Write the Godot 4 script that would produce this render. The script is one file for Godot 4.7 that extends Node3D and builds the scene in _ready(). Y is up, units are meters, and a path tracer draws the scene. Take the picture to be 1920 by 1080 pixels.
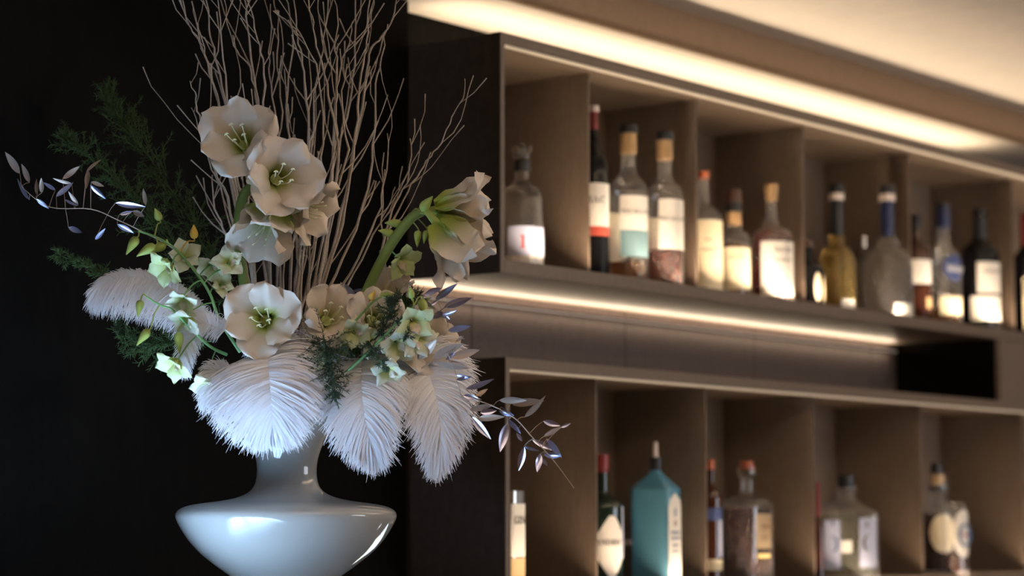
extends Node3D
# A dim bar: a white vase of flowers and plumes on a side counter, lit bottle shelves behind it.

# ---- camera constants (the photograph taken as 1920 x 1080)
const FOCAL := 4500.0
const YAW := 0.65973
const EYE := Vector3(-3.5574, 1.3, 2.7885)
var pitch := atan(442.0 / 4500.0)
var fwd: Vector3
var rgt: Vector3
var upv: Vector3
var rng := RandomNumberGenerator.new()
var M := {}
var names := {}

func at(px: float, py: float, w: float) -> Vector3:
	return EYE + w * (fwd + rgt * (px - 960.0) / FOCAL - upv * (py - 540.0) / FOCAL)

func on_z(px: float, py: float, z: float) -> Vector3:
	var r := fwd + rgt * (px - 960.0) / FOCAL - upv * (py - 540.0) / FOCAL
	return EYE + r * ((z - EYE.z) / r.z)

func depth_of(p: Vector3) -> float:
	return (p - EYE).dot(fwd)

# a direction given as right, up and towards the viewer of the photograph
func dir(r: float, u: float, t: float) -> Vector3:
	return (rgt * r + upv * u - fwd * t).normalized()

# ---------------------------------------------------------------- geometry
class Geo:
	var v := PackedVector3Array()
	var n := PackedVector3Array()
	var c := PackedColorArray()
	var uv := PackedVector2Array()
	var ix := PackedInt32Array()
	var tint := Color.WHITE
	var colored := false

	func vert(p: Vector3, q := Vector2.ZERO) -> int:
		v.append(p)
		n.append(Vector3.ZERO)
		c.append(tint)
		uv.append(q)
		return v.size() - 1

	# counter-clockwise seen from outside
	func tri(a: int, b: int, d: int) -> void:
		var f := (v[b] - v[a]).cross(v[d] - v[a])
		n[a] += f
		n[b] += f
		n[d] += f
		ix.append(a)
		ix.append(d)
		ix.append(b)

	func quad(a: int, b: int, d: int, e: int) -> void:
		tri(a, b, d)
		tri(a, d, e)

	func flat(a: Vector3, b: Vector3, d: Vector3, e: Vector3) -> void:
		var i := vert(a, Vector2(0, 0))
		vert(b, Vector2(1, 0))
		vert(d, Vector2(1, 1))
		vert(e, Vector2(0, 1))
		quad(i, i + 1, i + 2, i + 3)

	func box(lo: Vector3, hi: Vector3, bevel := 0.0) -> void:
		var b := minf(bevel, 0.49 * minf(hi.x - lo.x, minf(hi.y - lo.y, hi.z - lo.z)))
		if b <= 0.0:
			var q := [Vector3(lo.x, lo.y, lo.z), Vector3(hi.x, lo.y, lo.z), Vector3(hi.x, hi.y, lo.z), Vector3(lo.x, hi.y, lo.z), Vector3(lo.x, lo.y, hi.z), Vector3(hi.x, lo.y, hi.z), Vector3(hi.x, hi.y, hi.z), Vector3(lo.x, hi.y, hi.z)]
			for f in [[4, 5, 6, 7], [1, 0, 3, 2], [5, 1, 2, 6], [0, 4, 7, 3], [7, 6, 2, 3], [0, 1, 5, 4]]:
				flat(q[f[0]], q[f[1]], q[f[2]], q[f[3]])
			return
		var m := (lo + hi) / 2.0
		var h := (hi - lo) / 2.0
		# six faces drawn in, twelve edge strips, eight corners
		var p := func(sx: int, sy: int, sz: int, ax: int) -> Vector3:
			var o := Vector3(sx * (h.x - (0.0 if ax == 0 else b)), sy * (h.y - (0.0 if ax == 1 else b)), sz * (h.z - (0.0 if ax == 2 else b)))
			return m + o
		for s in [-1, 1]:
			var fx := [p.call(s, -1, -1, 0), p.call(s, 1, -1, 0), p.call(s, 1, 1, 0), p.call(s, -1, 1, 0)]
			var fy := [p.call(-1, s, -1, 1), p.call(-1, s, 1, 1), p.call(1, s, 1, 1), p.call(1, s, -1, 1)]
			var fz := [p.call(-1, -1, s, 2), p.call(1, -1, s, 2), p.call(1, 1, s, 2), p.call(-1, 1, s, 2)]
			for f in [fx, fy, fz]:
				if s > 0:
					flat(f[0], f[1], f[2], f[3])
				else:
					flat(f[3], f[2], f[1], f[0])
		for s in [-1, 1]:
			for t in [-1, 1]:
				_strip(p.call(-1, s, t, 1), p.call(1, s, t, 1), p.call(1, s, t, 2), p.call(-1, s, t, 2), m)
				_strip(p.call(s, -1, t, 0), p.call(s, 1, t, 0), p.call(s, 1, t, 2), p.call(s, -1, t, 2), m)
				_strip(p.call(s, t, -1, 0), p.call(s, t, 1, 0), p.call(s, t, 1, 1), p.call(s, t, -1, 1), m)
				for u in [-1, 1]:
					var a: Vector3 = p.call(s, t, u, 0)
					var e: Vector3 = p.call(s, t, u, 1)
					var g: Vector3 = p.call(s, t, u, 2)
					if (e - a).cross(g - a).dot(a - m) < 0.0:
						var k := e
						e = g
						g = k
					var i := vert(a)
					vert(e)
					vert(g)
					tri(i, i + 1, i + 2)

	func _strip(a: Vector3, b: Vector3, d: Vector3, e: Vector3, m: Vector3) -> void:
		if (b - a).cross(d - a).dot(a + d - 2.0 * m) < 0.0:
			flat(e, d, b, a)
		else:
			flat(a, b, d, e)

	# rings of points, each the same length, closed round; order counter-clockwise seen from above when rings climb
	func rings(rs: Array, cap_low := true, cap_high := true) -> void:
		var k: int = rs[0].size()
		var first := v.size()
		for j in rs.size():
			for i in k:
				vert(rs[j][i], Vector2(float(i) / k, float(j) / maxf(1.0, rs.size() - 1)))
		for j in rs.size() - 1:
			for i in k:
				var a := first + j * k + i
				var b := first + j * k + (i + 1) % k
				quad(a, b, b + k, a + k)
		if cap_low:
			_cap(rs[0], false)
		if cap_high:
			_cap(rs[rs.size() - 1], true)

	func _cap(r: PackedVector3Array, up: bool) -> void:
		var m := Vector3.ZERO
		for p in r:
			m += p
		var o := vert(m / r.size())
		var f := v.size()
		for p in r:
			vert(p)
		for i in r.size():
			if up:
				tri(o, f + i, f + (i + 1) % r.size())
			else:
				tri(o, f + (i + 1) % r.size(), f + i)

	# a pipe along points with radii
	func tube(pts: PackedVector3Array, radii: PackedFloat32Array, sides := 6) -> void:
		var rs := []
		var side := Vector3.ZERO
		for j in pts.size():
			var t := (pts[mini(j + 1, pts.size() - 1)] - pts[maxi(j - 1, 0)]).normalized()
			if side == Vector3.ZERO:
				side = t.cross(Vector3.RIGHT if absf(t.x) < 0.8 else Vector3.UP).normalized()
			else:
				side = (side - t * side.dot(t)).normalized()
			var other := t.cross(side)
			var r := PackedVector3Array()
			for i in sides:
				var a := TAU * i / sides
				r.append(pts[j] + (side * cos(a) + other * sin(a)) * radii[j])
			rs.append(r)
		rings(rs)

	# a surface from a grid of points, rows of equal length
	func sheet(rows: Array) -> void:
		var k: int = rows[0].size()
		var first := v.size()
		for j in rows.size():
			for i in k:
				vert(rows[j][i], Vector2(float(i) / (k - 1), float(j) / (rows.size() - 1)))
		for j in rows.size() - 1:
			for i in k - 1:
				var a := first + j * k + i
				quad(a, a + 1, a + 1 + k, a + k)

	func mesh() -> ArrayMesh:
		var a := []
		a.resize(Mesh.ARRAY_MAX)
		for i in n.size():
			n[i] = n[i].normalized() if n[i].length_squared() > 0.0 else Vector3.UP
		a[Mesh.ARRAY_VERTEX] = v
		a[Mesh.ARRAY_NORMAL] = n
		a[Mesh.ARRAY_TEX_UV] = uv
		if colored:
			a[Mesh.ARRAY_COLOR] = c
		a[Mesh.ARRAY_INDEX] = ix
		var m := ArrayMesh.new()
		m.add_surface_from_arrays(Mesh.PRIMITIVE_TRIANGLES, a)
		return m

# ---------------------------------------------------------------- nodes
func numbered(called: String) -> String:
	var k: int = names.get(called, 0)
	names[called] = k + 1
	return called if k == 0 else "%s_%03d" % [called, k]

func tag(o: Node, label: String, category: String, group := "") -> Node:
	o.set_meta("label", label)
	o.set_meta("category", category)
	if group:
		o.set_meta("group", group)
	return o

func thing(called: String, label: String, category: String, where := Vector3.ZERO, group := "") -> Node3D:
	var o := Node3D.new()
	o.name = numbered(called)
	add_child(o)
	o.position = where
	tag(o, label, category, group)
	return o

func part(called: String, m: Mesh, material: Material, parent: Node3D, where := Transform3D.IDENTITY, label := "") -> MeshInstance3D:
	var o := MeshInstance3D.new()
	o.name = called
	o.mesh = m
	o.material_override = material
	o.transform = where
	parent.add_child(o, true)
	if label:
		o.set_meta("label", label)
	return o

func solo(called: String, m: Mesh, material: Material, label: String, category: String, where := Transform3D.IDENTITY, group := "") -> MeshInstance3D:
	var o := MeshInstance3D.new()
	o.name = numbered(called)
	o.mesh = m
	o.material_override = material
	o.transform = where
	add_child(o)
	tag(o, label, category, group)
	return o

func structure(called: String, m: Mesh, material: Material, label: String) -> MeshInstance3D:
	var o := MeshInstance3D.new()
	o.name = called
	o.mesh = m
	o.material_override = material
	add_child(o)
	o.set_meta("kind", "structure")
	o.set_meta("label", label)
	return o

func structure_root(called: String, label: String) -> Node3D:
	var o := Node3D.new()
	o.name = called
	add_child(o)
	o.set_meta("kind", "structure")
	o.set_meta("label", label)
	return o

func box_mesh(lo: Vector3, hi: Vector3, bevel := 0.0) -> ArrayMesh:
	var g := Geo.new()
	g.box(lo, hi, bevel)
	return g.mesh()

# ---------------------------------------------------------------- materials
func mat(key: String, lin: Color, rough := 0.6, metal := 0.0, spec := 0.5) -> StandardMaterial3D:
	var m := StandardMaterial3D.new()
	m.resource_name = key
	m.albedo_color = lin.linear_to_srgb()
	m.roughness = rough
	m.metallic = metal
	m.metallic_specular = spec
	M[key] = m
	return m

func glass(key: String, lin: Color, alpha: float, solid: bool, scale := 0.05, rough := 0.0) -> StandardMaterial3D:
	var m := mat(key, lin, rough)
	m.albedo_color.a = alpha
	m.transparency = BaseMaterial3D.TRANSPARENCY_ALPHA
	if solid:
		m.refraction_enabled = true
		m.refraction_scale = scale
	return m

func noise_tex(freq: float, low: Color, high: Color, size := 256, stretch := 1.0) -> ImageTexture:
	var f := FastNoiseLite.new()
	f.seed = 11
	f.noise_type = FastNoiseLite.TYPE_SIMPLEX
	f.frequency = 1.0
	f.fractal_octaves = 4
	var im := Image.create(size, size, false, Image.FORMAT_RGB8)
	for y in size:
		for x in size:
			var a := TAU * x / size
			var b := TAU * y / size
			# round in both ways, so that the repeat has no seam
			var k := f.get_noise_3d(cos(a) * freq, sin(a) * freq, 9.0 + cos(b) * freq * stretch) + f.get_noise_3d(cos(a) * freq + 31.0, sin(b) * freq * stretch, sin(a) * freq)
			im.set_pixel(x, y, low.lerp(high, clampf(0.5 + 0.5 * k, 0.0, 1.0)))
	return ImageTexture.create_from_image(im)

func grained(key: String, lin: Color, rough: float, amount: float, scale: Vector3, freq := 6.0, stretch := 1.0) -> StandardMaterial3D:
	var m := mat(key, Color.WHITE, rough)
	var s := lin.linear_to_srgb()
	m.albedo_texture = noise_tex(freq, Color(s.r * (1 - amount), s.g * (1 - amount), s.b * (1 - amount)), Color(minf(1, s.r * (1 + amount)), minf(1, s.g * (1 + amount)), minf(1, s.b * (1 + amount))), 192, stretch)
	m.uv1_triplanar = true
	m.uv1_world_triplanar = true
	m.uv1_scale = scale
	return m

func glow(key: String, lin: Color, energy: float) -> StandardMaterial3D:
	var m := mat(key, Color(0.8, 0.8, 0.8), 0.5)
	m.emission_enabled = true
	m.emission = lin.linear_to_srgb()
	m.emission_energy_multiplier = energy
	return m

func make_materials() -> void:
	grained("bronze", Color(0.145, 0.104, 0.076), 0.45, 0.07, Vector3(3, 3, 3), 7.0, 0.25)
	grained("wall_brown", Color(0.070, 0.048, 0.041), 0.55, 0.10, Vector3(1.5, 1.5, 1.5), 5.0)
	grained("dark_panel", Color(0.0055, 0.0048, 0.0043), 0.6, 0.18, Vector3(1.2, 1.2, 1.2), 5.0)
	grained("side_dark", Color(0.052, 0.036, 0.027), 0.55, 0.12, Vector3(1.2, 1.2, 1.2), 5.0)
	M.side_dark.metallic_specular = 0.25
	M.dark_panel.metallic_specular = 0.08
	grained("plaster", Color(0.75, 0.69, 0.61), 0.9, 0.02, Vector3(0.8, 0.8, 0.8), 4.0)
	grained("fascia", Color(0.27, 0.165, 0.090), 0.6, 0.06, Vector3(2, 2, 2), 6.0)
	grained("room_wall", Color(0.16, 0.13, 0.11), 0.8, 0.05, Vector3(1, 1, 1), 4.0)
	grained("floor_wood", Color(0.10, 0.065, 0.045), 0.5, 0.15, Vector3(1, 1, 1), 5.0)
	grained("stone_top", Color(0.20, 0.20, 0.205), 0.7, 0.03, Vector3(2, 2, 2), 4.0)
	mat("frame_grey", Color(0.12, 0.12, 0.12), 0.5)
	glass("pane", Color(1, 1, 1), 0.03, false)
	var v := mat("vase_white", Color(0.345, 0.345, 0.33), 0.03)
	v.backlight_enabled = true
	v.backlight = Color(0.5, 0.5, 0.5).linear_to_srgb()
	v.clearcoat_enabled = true
	v.clearcoat = 0.6
	v.clearcoat_roughness = 0.02
	for k in [["petal", Color(0.92, 0.88, 0.82), 0.35], ["orchid", Color(0.88, 0.90, 0.74), 0.3]]:
		var p := mat(k[0], Color.WHITE, 0.55)
		p.vertex_color_use_as_albedo = true
		p.backlight_enabled = true
		p.backlight = Color(k[2], k[2], k[2] * 0.9).linear_to_srgb()
	mat("stamen", Color(0.75, 0.76, 0.52), 0.6)
	mat("stalk", Color(0.16, 0.22, 0.05), 0.5)
	mat("spray_stem", Color(0.16, 0.36, 0.12), 0.45)
	var l := mat("green_leaf", Color(0.30, 0.36, 0.08), 0.45)
	l.backlight_enabled = true
	l.backlight = Color(0.3, 0.35, 0.1)
	var fe := mat("feather_white", Color(0.88, 0.88, 0.92), 0.85)
	fe.backlight_enabled = true
	fe.backlight = Color(0.55, 0.52, 0.54)
	mat("quill", Color(0.78, 0.72, 0.62), 0.5)
	grained("twig", Color(0.36, 0.29, 0.235), 0.8, 0.25, Vector3(30, 30, 30), 5.0)
	mat("silver_leaf", Color(0.50, 0.51, 0.74), 0.30, 0.9)
	mat("caught_light_pale", Color(0.80, 0.72, 0.60), 0.5)
	mat("copper_leaf", Color(0.36, 0.27, 0.22), 0.42, 0.35)
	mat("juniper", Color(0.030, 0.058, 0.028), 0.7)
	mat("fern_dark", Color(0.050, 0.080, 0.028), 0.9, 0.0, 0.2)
	# bottles
	glass("clear_glass", Color(1, 1, 1), 0.05, false)
	glass("full_clear", Color(0.97, 0.97, 0.95), 0.03, true, 0.04, 0.13)
	glass("thick_glass", Color(0.97, 0.98, 0.97), 0.02, true, 0.05)
	glass("amber", Color(0.80, 0.36, 0.08), 0.06, true, 0.035, 0.12)
	glass("gold_liquid", Color(0.92, 0.66, 0.22), 0.06, true, 0.035, 0.12)
	glass("red_amber", Color(0.42, 0.07, 0.025), 0.10, true, 0.035, 0.12)
	glass("dark_rum", Color(0.05, 0.010, 0.005), 0.75, true, 0.035, 0.12)
	glass("pale_liquid", Color(0.93, 0.90, 0.62), 0.04, true, 0.035, 0.12)
	glass("blue_glass", Color(0.22, 0.58, 0.80), 0.35, true, 0.045, 0.05)
	var k1 := mat("black_glass", Color(0.006, 0.006, 0.007), 0.12)
	k1.metallic_specular = 0.35
	mat("dark_green_glass", Color(0.012, 0.022, 0.016), 0.08)
	mat("brown_glass", Color(0.05, 0.016, 0.009), 0.08)
	mat("paper", Color(0.78, 0.73, 0.66), 0.8)
	mat("cream_paper", Color(0.80, 0.68, 0.46), 0.8)
	mat("tan_paper", Color(0.48, 0.33, 0.17), 0.8)
	mat("teal_paper", Color(0.16, 0.27, 0.30), 0.7)
	mat("blue_paper", Color(0.05, 0.075, 0.20), 0.6)
	mat("pale_blue_paper", Color(0.42, 0.45, 0.60), 0.6)
	mat("red_paper", Color(0.42, 0.06, 0.035), 0.6)
	mat("gold_paper", Color(0.75, 0.55, 0.22), 0.5)
	mat("ink", Color(0.09, 0.08, 0.075), 0.8)
	mat("blue_ink", Color(0.10, 0.16, 0.30), 0.7)
	mat("brown_ink", Color(0.22, 0.12, 0.06), 0.8)
	mat("red_ink", Color(0.45, 0.07, 0.08), 0.7)
	mat("black_cap", Color(0.010, 0.011, 0.014), 0.4)
	mat("navy_cap", Color(0.012, 0.020, 0.075), 0.35)
	mat("dark_brown_cap", Color(0.07, 0.03, 0.018), 0.4)
	mat("red_cap", Color(0.22, 0.022, 0.022), 0.4)
	mat("orange_cap", Color(0.48, 0.12, 0.05), 0.4)
	mat("white_cap", Color(0.70, 0.60, 0.55), 0.4)
	grained("cork", Color(0.46, 0.29, 0.14), 0.85, 0.2, Vector3(40, 40, 40), 6.0)
	mat("silver_metal", Color(0.72, 0.70, 0.68), 0.25, 1.0)

# ---------------------------------------------------------------- room
func area(energy: float, size: Vector2, where: Vector3, toward: Vector3, lin: Color, parent: Node = self) -> AreaLight3D:
	var a := AreaLight3D.new()
	a.name = "area_light"
	parent.add_child(a, true)
	a.area_size = size
	a.area_normalize_energy = true
	a.light_energy = energy
	a.light_color = lin.linear_to_srgb()
	a.shadow_enabled = true
	a.area_range = 12.0
	a.position = where
	var side := Vector3.RIGHT if absf(toward.x) < 0.9 else Vector3.BACK
	var z := -toward.normalized()
	var x := (side - z * side.dot(z)).normalized()
	a.basis = Basis(x, z.cross(x), z)
	return a

const WARM := Color(1.0, 0.78, 0.55)
const WALL_Z := -0.30
const CEIL := 2.409
const SOFFIT := 2.328
const COUNTER := 1.13
const LEFT := -4.5

func lights_and_camera() -> void:
	fwd = Vector3(cos(pitch) * cos(YAW), sin(pitch), -cos(pitch) * sin(YAW))
	rgt = Vector3(sin(YAW), 0, cos(YAW))
	upv = rgt.cross(fwd)
	var cam := Camera3D.new()
	cam.name = "camera"
	add_child(cam)
	cam.transform = Transform3D(Basis(rgt, upv, -fwd), EYE)
	cam.fov = rad_to_deg(2.0 * atan(540.0 / FOCAL))
	cam.near = 0.05
	cam.far = 60.0
	cam.current = true
	var look := CameraAttributesPhysical.new()
	look.frustum_focal_length = 50.0
	look.exposure_aperture = 1.75
	look.frustum_focus_distance = 3.72
	cam.attributes = look
	cam.fov = rad_to_deg(2.0 * atan(540.0 / FOCAL))
	var we := WorldEnvironment.new()
	we.name = "world"
	add_child(we)
	var e := Environment.new()
	e.background_mode = Environment.BG_COLOR
	e.background_color = Color(0.62, 0.80, 1.0).linear_to_srgb()
	e.tonemap_mode = Environment.TONE_MAPPER_LINEAR
	e.tonemap_exposure = 1.0
	e.sdfgi_enabled = true
	e.ssao_enabled = true
	e.ssil_enabled = true
	we.environment = e
	# daylight: a low sun through the added slit window at the far end of the side counter
	var sun := DirectionalLight3D.new()
	sun.name = "sun"
	add_child(sun)
	var el := deg_to_rad(18.1)
	sun.basis = Basis.looking_at(Vector3(cos(el), -sin(el), 0.02), Vector3.UP)
	sun.light_energy = 390.0
	sun.light_color = Color(0.44, 0.69, 1.0).linear_to_srgb()
	sun.light_angular_distance = 0.6
	sun.shadow_enabled = true
	# the sky in the window opposite the shelves, and in that window
	area(6.0, Vector2(2.3, 1.2), Vector3(2.4, 1.55, 4.98), Vector3(0, 0, -1), Color(0.86, 0.92, 1.0))
	area(0.06, Vector2(0.36, 0.2), Vector3(LEFT + 0.02, 2.165, 0.205), Vector3(1, 0, 0), Color(0.60, 0.80, 1.0))

func room() -> void:
	structure("floor", box_mesh(Vector3(-4.6, -0.12, -0.45), Vector3(4.1, 0, 5.1)), M.floor_wood, "dark wooden floor of the bar")
	structure("ceiling", box_mesh(Vector3(-4.6, CEIL, -0.45), Vector3(4.1, CEIL + 0.15, 5.1)), M.plaster, "smooth beige plaster ceiling")
	var back := structure_root("wall_back", "dark brown panelled wall behind the shelves")
	part("slab", box_mesh(Vector3(-4.6, 0, -0.45), Vector3(4.1, CEIL, WALL_Z - 0.012)), M.wall_brown, back)
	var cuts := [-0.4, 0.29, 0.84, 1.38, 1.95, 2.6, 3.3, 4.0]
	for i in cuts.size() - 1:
		part("panel", box_mesh(Vector3(cuts[i] + 0.0012, 0.0, WALL_Z - 0.012), Vector3(cuts[i + 1] - 0.0012, 2.243, WALL_Z), 0.001), M.wall_brown, back)
		part("top_panel", box_mesh(Vector3(cuts[i] + 0.0012, 2.2445, WALL_Z - 0.012), Vector3(cuts[i + 1] - 0.0012, SOFFIT, WALL_Z), 0.001), M.dark_panel, back)  # darker upper panels: shade above the shelf put into the colour
	structure("wall_right", box_mesh(Vector3(4.0, 0, WALL_Z), Vector3(4.1, CEIL, 5.0)), M.room_wall, "brown wall at the far end of the bar")
	# wall opposite the shelves with a wide window
	var front := structure_root("wall_front", "brown wall opposite the shelves with a wide window")
	part("window_pier", box_mesh(Vector3(LEFT, 0, 5.0), Vector3(1.2, CEIL, 5.1)), M.room_wall, front)
	part("window_pier", box_mesh(Vector3(3.6, 0, 5.0), Vector3(4.1, CEIL, 5.1)), M.room_wall, front)
	part("below_window", box_mesh(Vector3(1.2, 0, 5.0), Vector3(3.6, 0.9, 5.1)), M.room_wall, front)
	part("above_window", box_mesh(Vector3(1.2, 2.2, 5.0), Vector3(3.6, CEIL, 5.1)), M.room_wall, front)
	var wide := structure_root("window_2", "wide window opposite the bottle shelves")
	var wf := Geo.new()
	for xx in [1.2, 2.38, 3.56]:
		wf.box(Vector3(xx, 0.9, 5.03), Vector3(xx + 0.04, 2.2, 5.07))
	wf.box(Vector3(1.2, 0.9, 5.03), Vector3(3.6, 0.94, 5.07))
	wf.box(Vector3(1.2, 2.16, 5.03), Vector3(3.6, 2.2, 5.07))
	part("window_frame", wf.mesh(), M.frame_grey, wide)
	part("window_pane", box_mesh(Vector3(1.2, 0.9, 5.048), Vector3(3.6, 2.2, 5.052)), M.pane, wide)
	# left wall; its slit opening is added to shape the sun strip
	var left := structure_root("wall_left", "brown wall with an added slit window at the end of the side counter")
	var z0 := 0.0
	var z1 := 0.41
	var y0 := 2.10
	var y1 := 2.316
	part("below_window", box_mesh(Vector3(LEFT - 0.1, 0, -0.45), Vector3(LEFT, y0, 5.1)), M.room_wall, left)
	part("above_window", box_mesh(Vector3(LEFT - 0.1, y1, -0.45), Vector3(LEFT, CEIL, 5.1)), M.room_wall, left)
	part("window_pier", box_mesh(Vector3(LEFT - 0.1, y0, -0.45), Vector3(LEFT, y1, z0)), M.room_wall, left)
	part("window_pier", box_mesh(Vector3(LEFT - 0.1, y0, z1), Vector3(LEFT, y1, 5.1)), M.room_wall, left)
	var win := structure_root("added_window_1", "added unseen slit window with thin glazing bars, sized to shape the sun strip")
	var fr := Geo.new()
	for zz in [z0, 0.13, 0.25, z1 - 0.03]:
		var wd := 0.03 if zz == z0 or zz > 0.3 else 0.012
		fr.box(Vector3(LEFT - 0.07, y0, zz), Vector3(LEFT - 0.03, y1, zz + wd))
	fr.box(Vector3(LEFT - 0.07, y0, z0), Vector3(LEFT - 0.03, y0 + 0.03, z1))
	fr.box(Vector3(LEFT - 0.07, y1 - 0.03, z0), Vector3(LEFT - 0.03, y1, z1))
	part("window_frame", fr.mesh(), M.frame_grey, win)
	part("window_pane", box_mesh(Vector3(LEFT - 0.052, y0, z0), Vector3(LEFT - 0.048, y1, z1)), M.pane, win)
	# lowered strip of ceiling above the shelves: pale underside, brown face
	var bulk := structure_root("trim_1", "lowered ceiling strip above the shelves with a brown face")
	var g := Geo.new()
	g.box(Vector3(-4.5, SOFFIT, WALL_Z), Vector3(4.0, CEIL, -0.080))
	part("soffit", g.mesh(), M.plaster, bulk)
	g = Geo.new()
	var prof := PackedVector2Array()   # z, y: rounded lower edge
	for i in 9:
		var a := PI * 0.5 * i / 8.0
		prof.append(Vector2(-0.080 + 0.020 * sin(a), SOFFIT + 0.020 - 0.020 * cos(a)))
	prof.append(Vector2(-0.060, CEIL))
	var ra := PackedVector3Array()
	var rb := PackedVector3Array()
	for p in prof:
		ra.append(Vector3(-4.5, p.y, p.x))
		rb.append(Vector3(4.0, p.y, p.x))
	g.sheet([rb, ra])
	part("fascia", g.mesh(), M.fascia, bulk)
	# black panelling to the left of the shelves
	structure("trim_2", box_mesh(Vector3(-4.5, 0, WALL_Z), Vector3(-0.004, CEIL - 0.082, -0.225), 0.002), M.dark_panel, "near black wall panelling behind the vase")

func shelf_unit(called: String, label: String, x0: float, x1: float, y0: float, y1: float, cuts: Array) -> Node3D:
	var t := thing(called, label, "shelf unit", Vector3(x0, y0, 0))
	var w := x1 - x0
	var h := y1 - y0
	var bd := 0.022                       # board thickness
	var zb := WALL_Z + 0.002
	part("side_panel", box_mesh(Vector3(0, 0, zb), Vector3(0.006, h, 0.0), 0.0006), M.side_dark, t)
	part("side_lining", box_mesh(Vector3(0.006, 0, zb), Vector3(0.012, h, 0.0), 0.0006), M.bronze, t)
	part("side_panel", box_mesh(Vector3(w - 0.012, 0, zb), Vector3(w, h, 0.0), 0.0006), M.bronze, t)
	part("edge_strip", box_mesh(Vector3(0, 0, 0.0), Vector3(0.013, h, 0.0015), 0.0005), M.bronze, t)
	part("top_panel", box_mesh(Vector3(0.012, h - bd, zb), Vector3(w - 0.012, h, 0.0), 0.0006), M.bronze, t)
	part("edge_strip", box_mesh(Vector3(0.013, h - bd + 0.008, 0.0), Vector3(w, h, 0.0015), 0.0005), M.bronze, t)
	part("caught_light_bar", box_mesh(Vector3(0.0125, h - bd - 0.004, -0.012), Vector3(w - 0.0125, h - bd, -0.0005), 0.001), M.caught_light_pale, t)  # pale strip painted in for light caught along the front edge
	part("back_panel", box_mesh(Vector3(0.012, bd, zb), Vector3(w - 0.012, h - bd, zb + 0.008)), M.bronze, t)
	# floor board with a light channel behind its front lip
	part("shelf_board", box_mesh(Vector3(0.012, 0, zb), Vector3(w - 0.012, bd + 0.004, -0.024), 0.0006), M.bronze, t)
	part("channel_base", box_mesh(Vector3(0.012, 0, -0.024), Vector3(w - 0.012, 0.010, -0.008)), M.bronze, t)
	part("front_lip", box_mesh(Vector3(0.012, 0, -0.008), Vector3(w - 0.012, bd + 0.004, 0.0), 0.0006), M.bronze, t)
	part("edge_strip", box_mesh(Vector3(0.013, 0.0, 0.0), Vector3(w, bd + 0.004, 0.0015), 0.0005), M.bronze, t)
	for c in cuts:
		part("divider", box_mesh(Vector3(c - x0, bd + 0.004, zb + 0.008), Vector3(c - x0 + 0.006, h - bd, -0.05), 0.0006), M.bronze, t)
	return t

func led(where: Vector3, length: float, width: float, toward: Vector3, energy: float, label: String, glow_energy := 1.2) -> void:
	var t := thing("led_strip", label, "light strip", where)
	var s := signf(toward.y)
	part("profile", box_mesh(Vector3(0, minf(-0.003 * s, 0), -width / 2 - 0.001), Vector3(length, maxf(-0.003 * s, 0), width / 2 + 0.001)), M.silver_metal, t)
	part("light_diffuser", box_mesh(Vector3(0, minf(0.0015 * s, 0), -width / 2), Vector3(length, maxf(0.0015 * s, 0), width / 2)), glow("led_glow_%d" % names["led_strip"], WARM, glow_energy), t)
	area(energy, Vector2(length, width), Vector3(length / 2, 0.003 * s, 0), toward, WARM, t)

var upper_cuts := [0.354, 0.750, 1.197, 1.708, 2.276, 2.90]
var lower_cuts := [0.377, 0.780, 1.230, 1.746, 2.307, 2.895]
const UP_Y := 1.774
const LOW_Y := 1.148
const UP_FLOOR := 1.800
const LOW_FLOOR := 1.174

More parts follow.
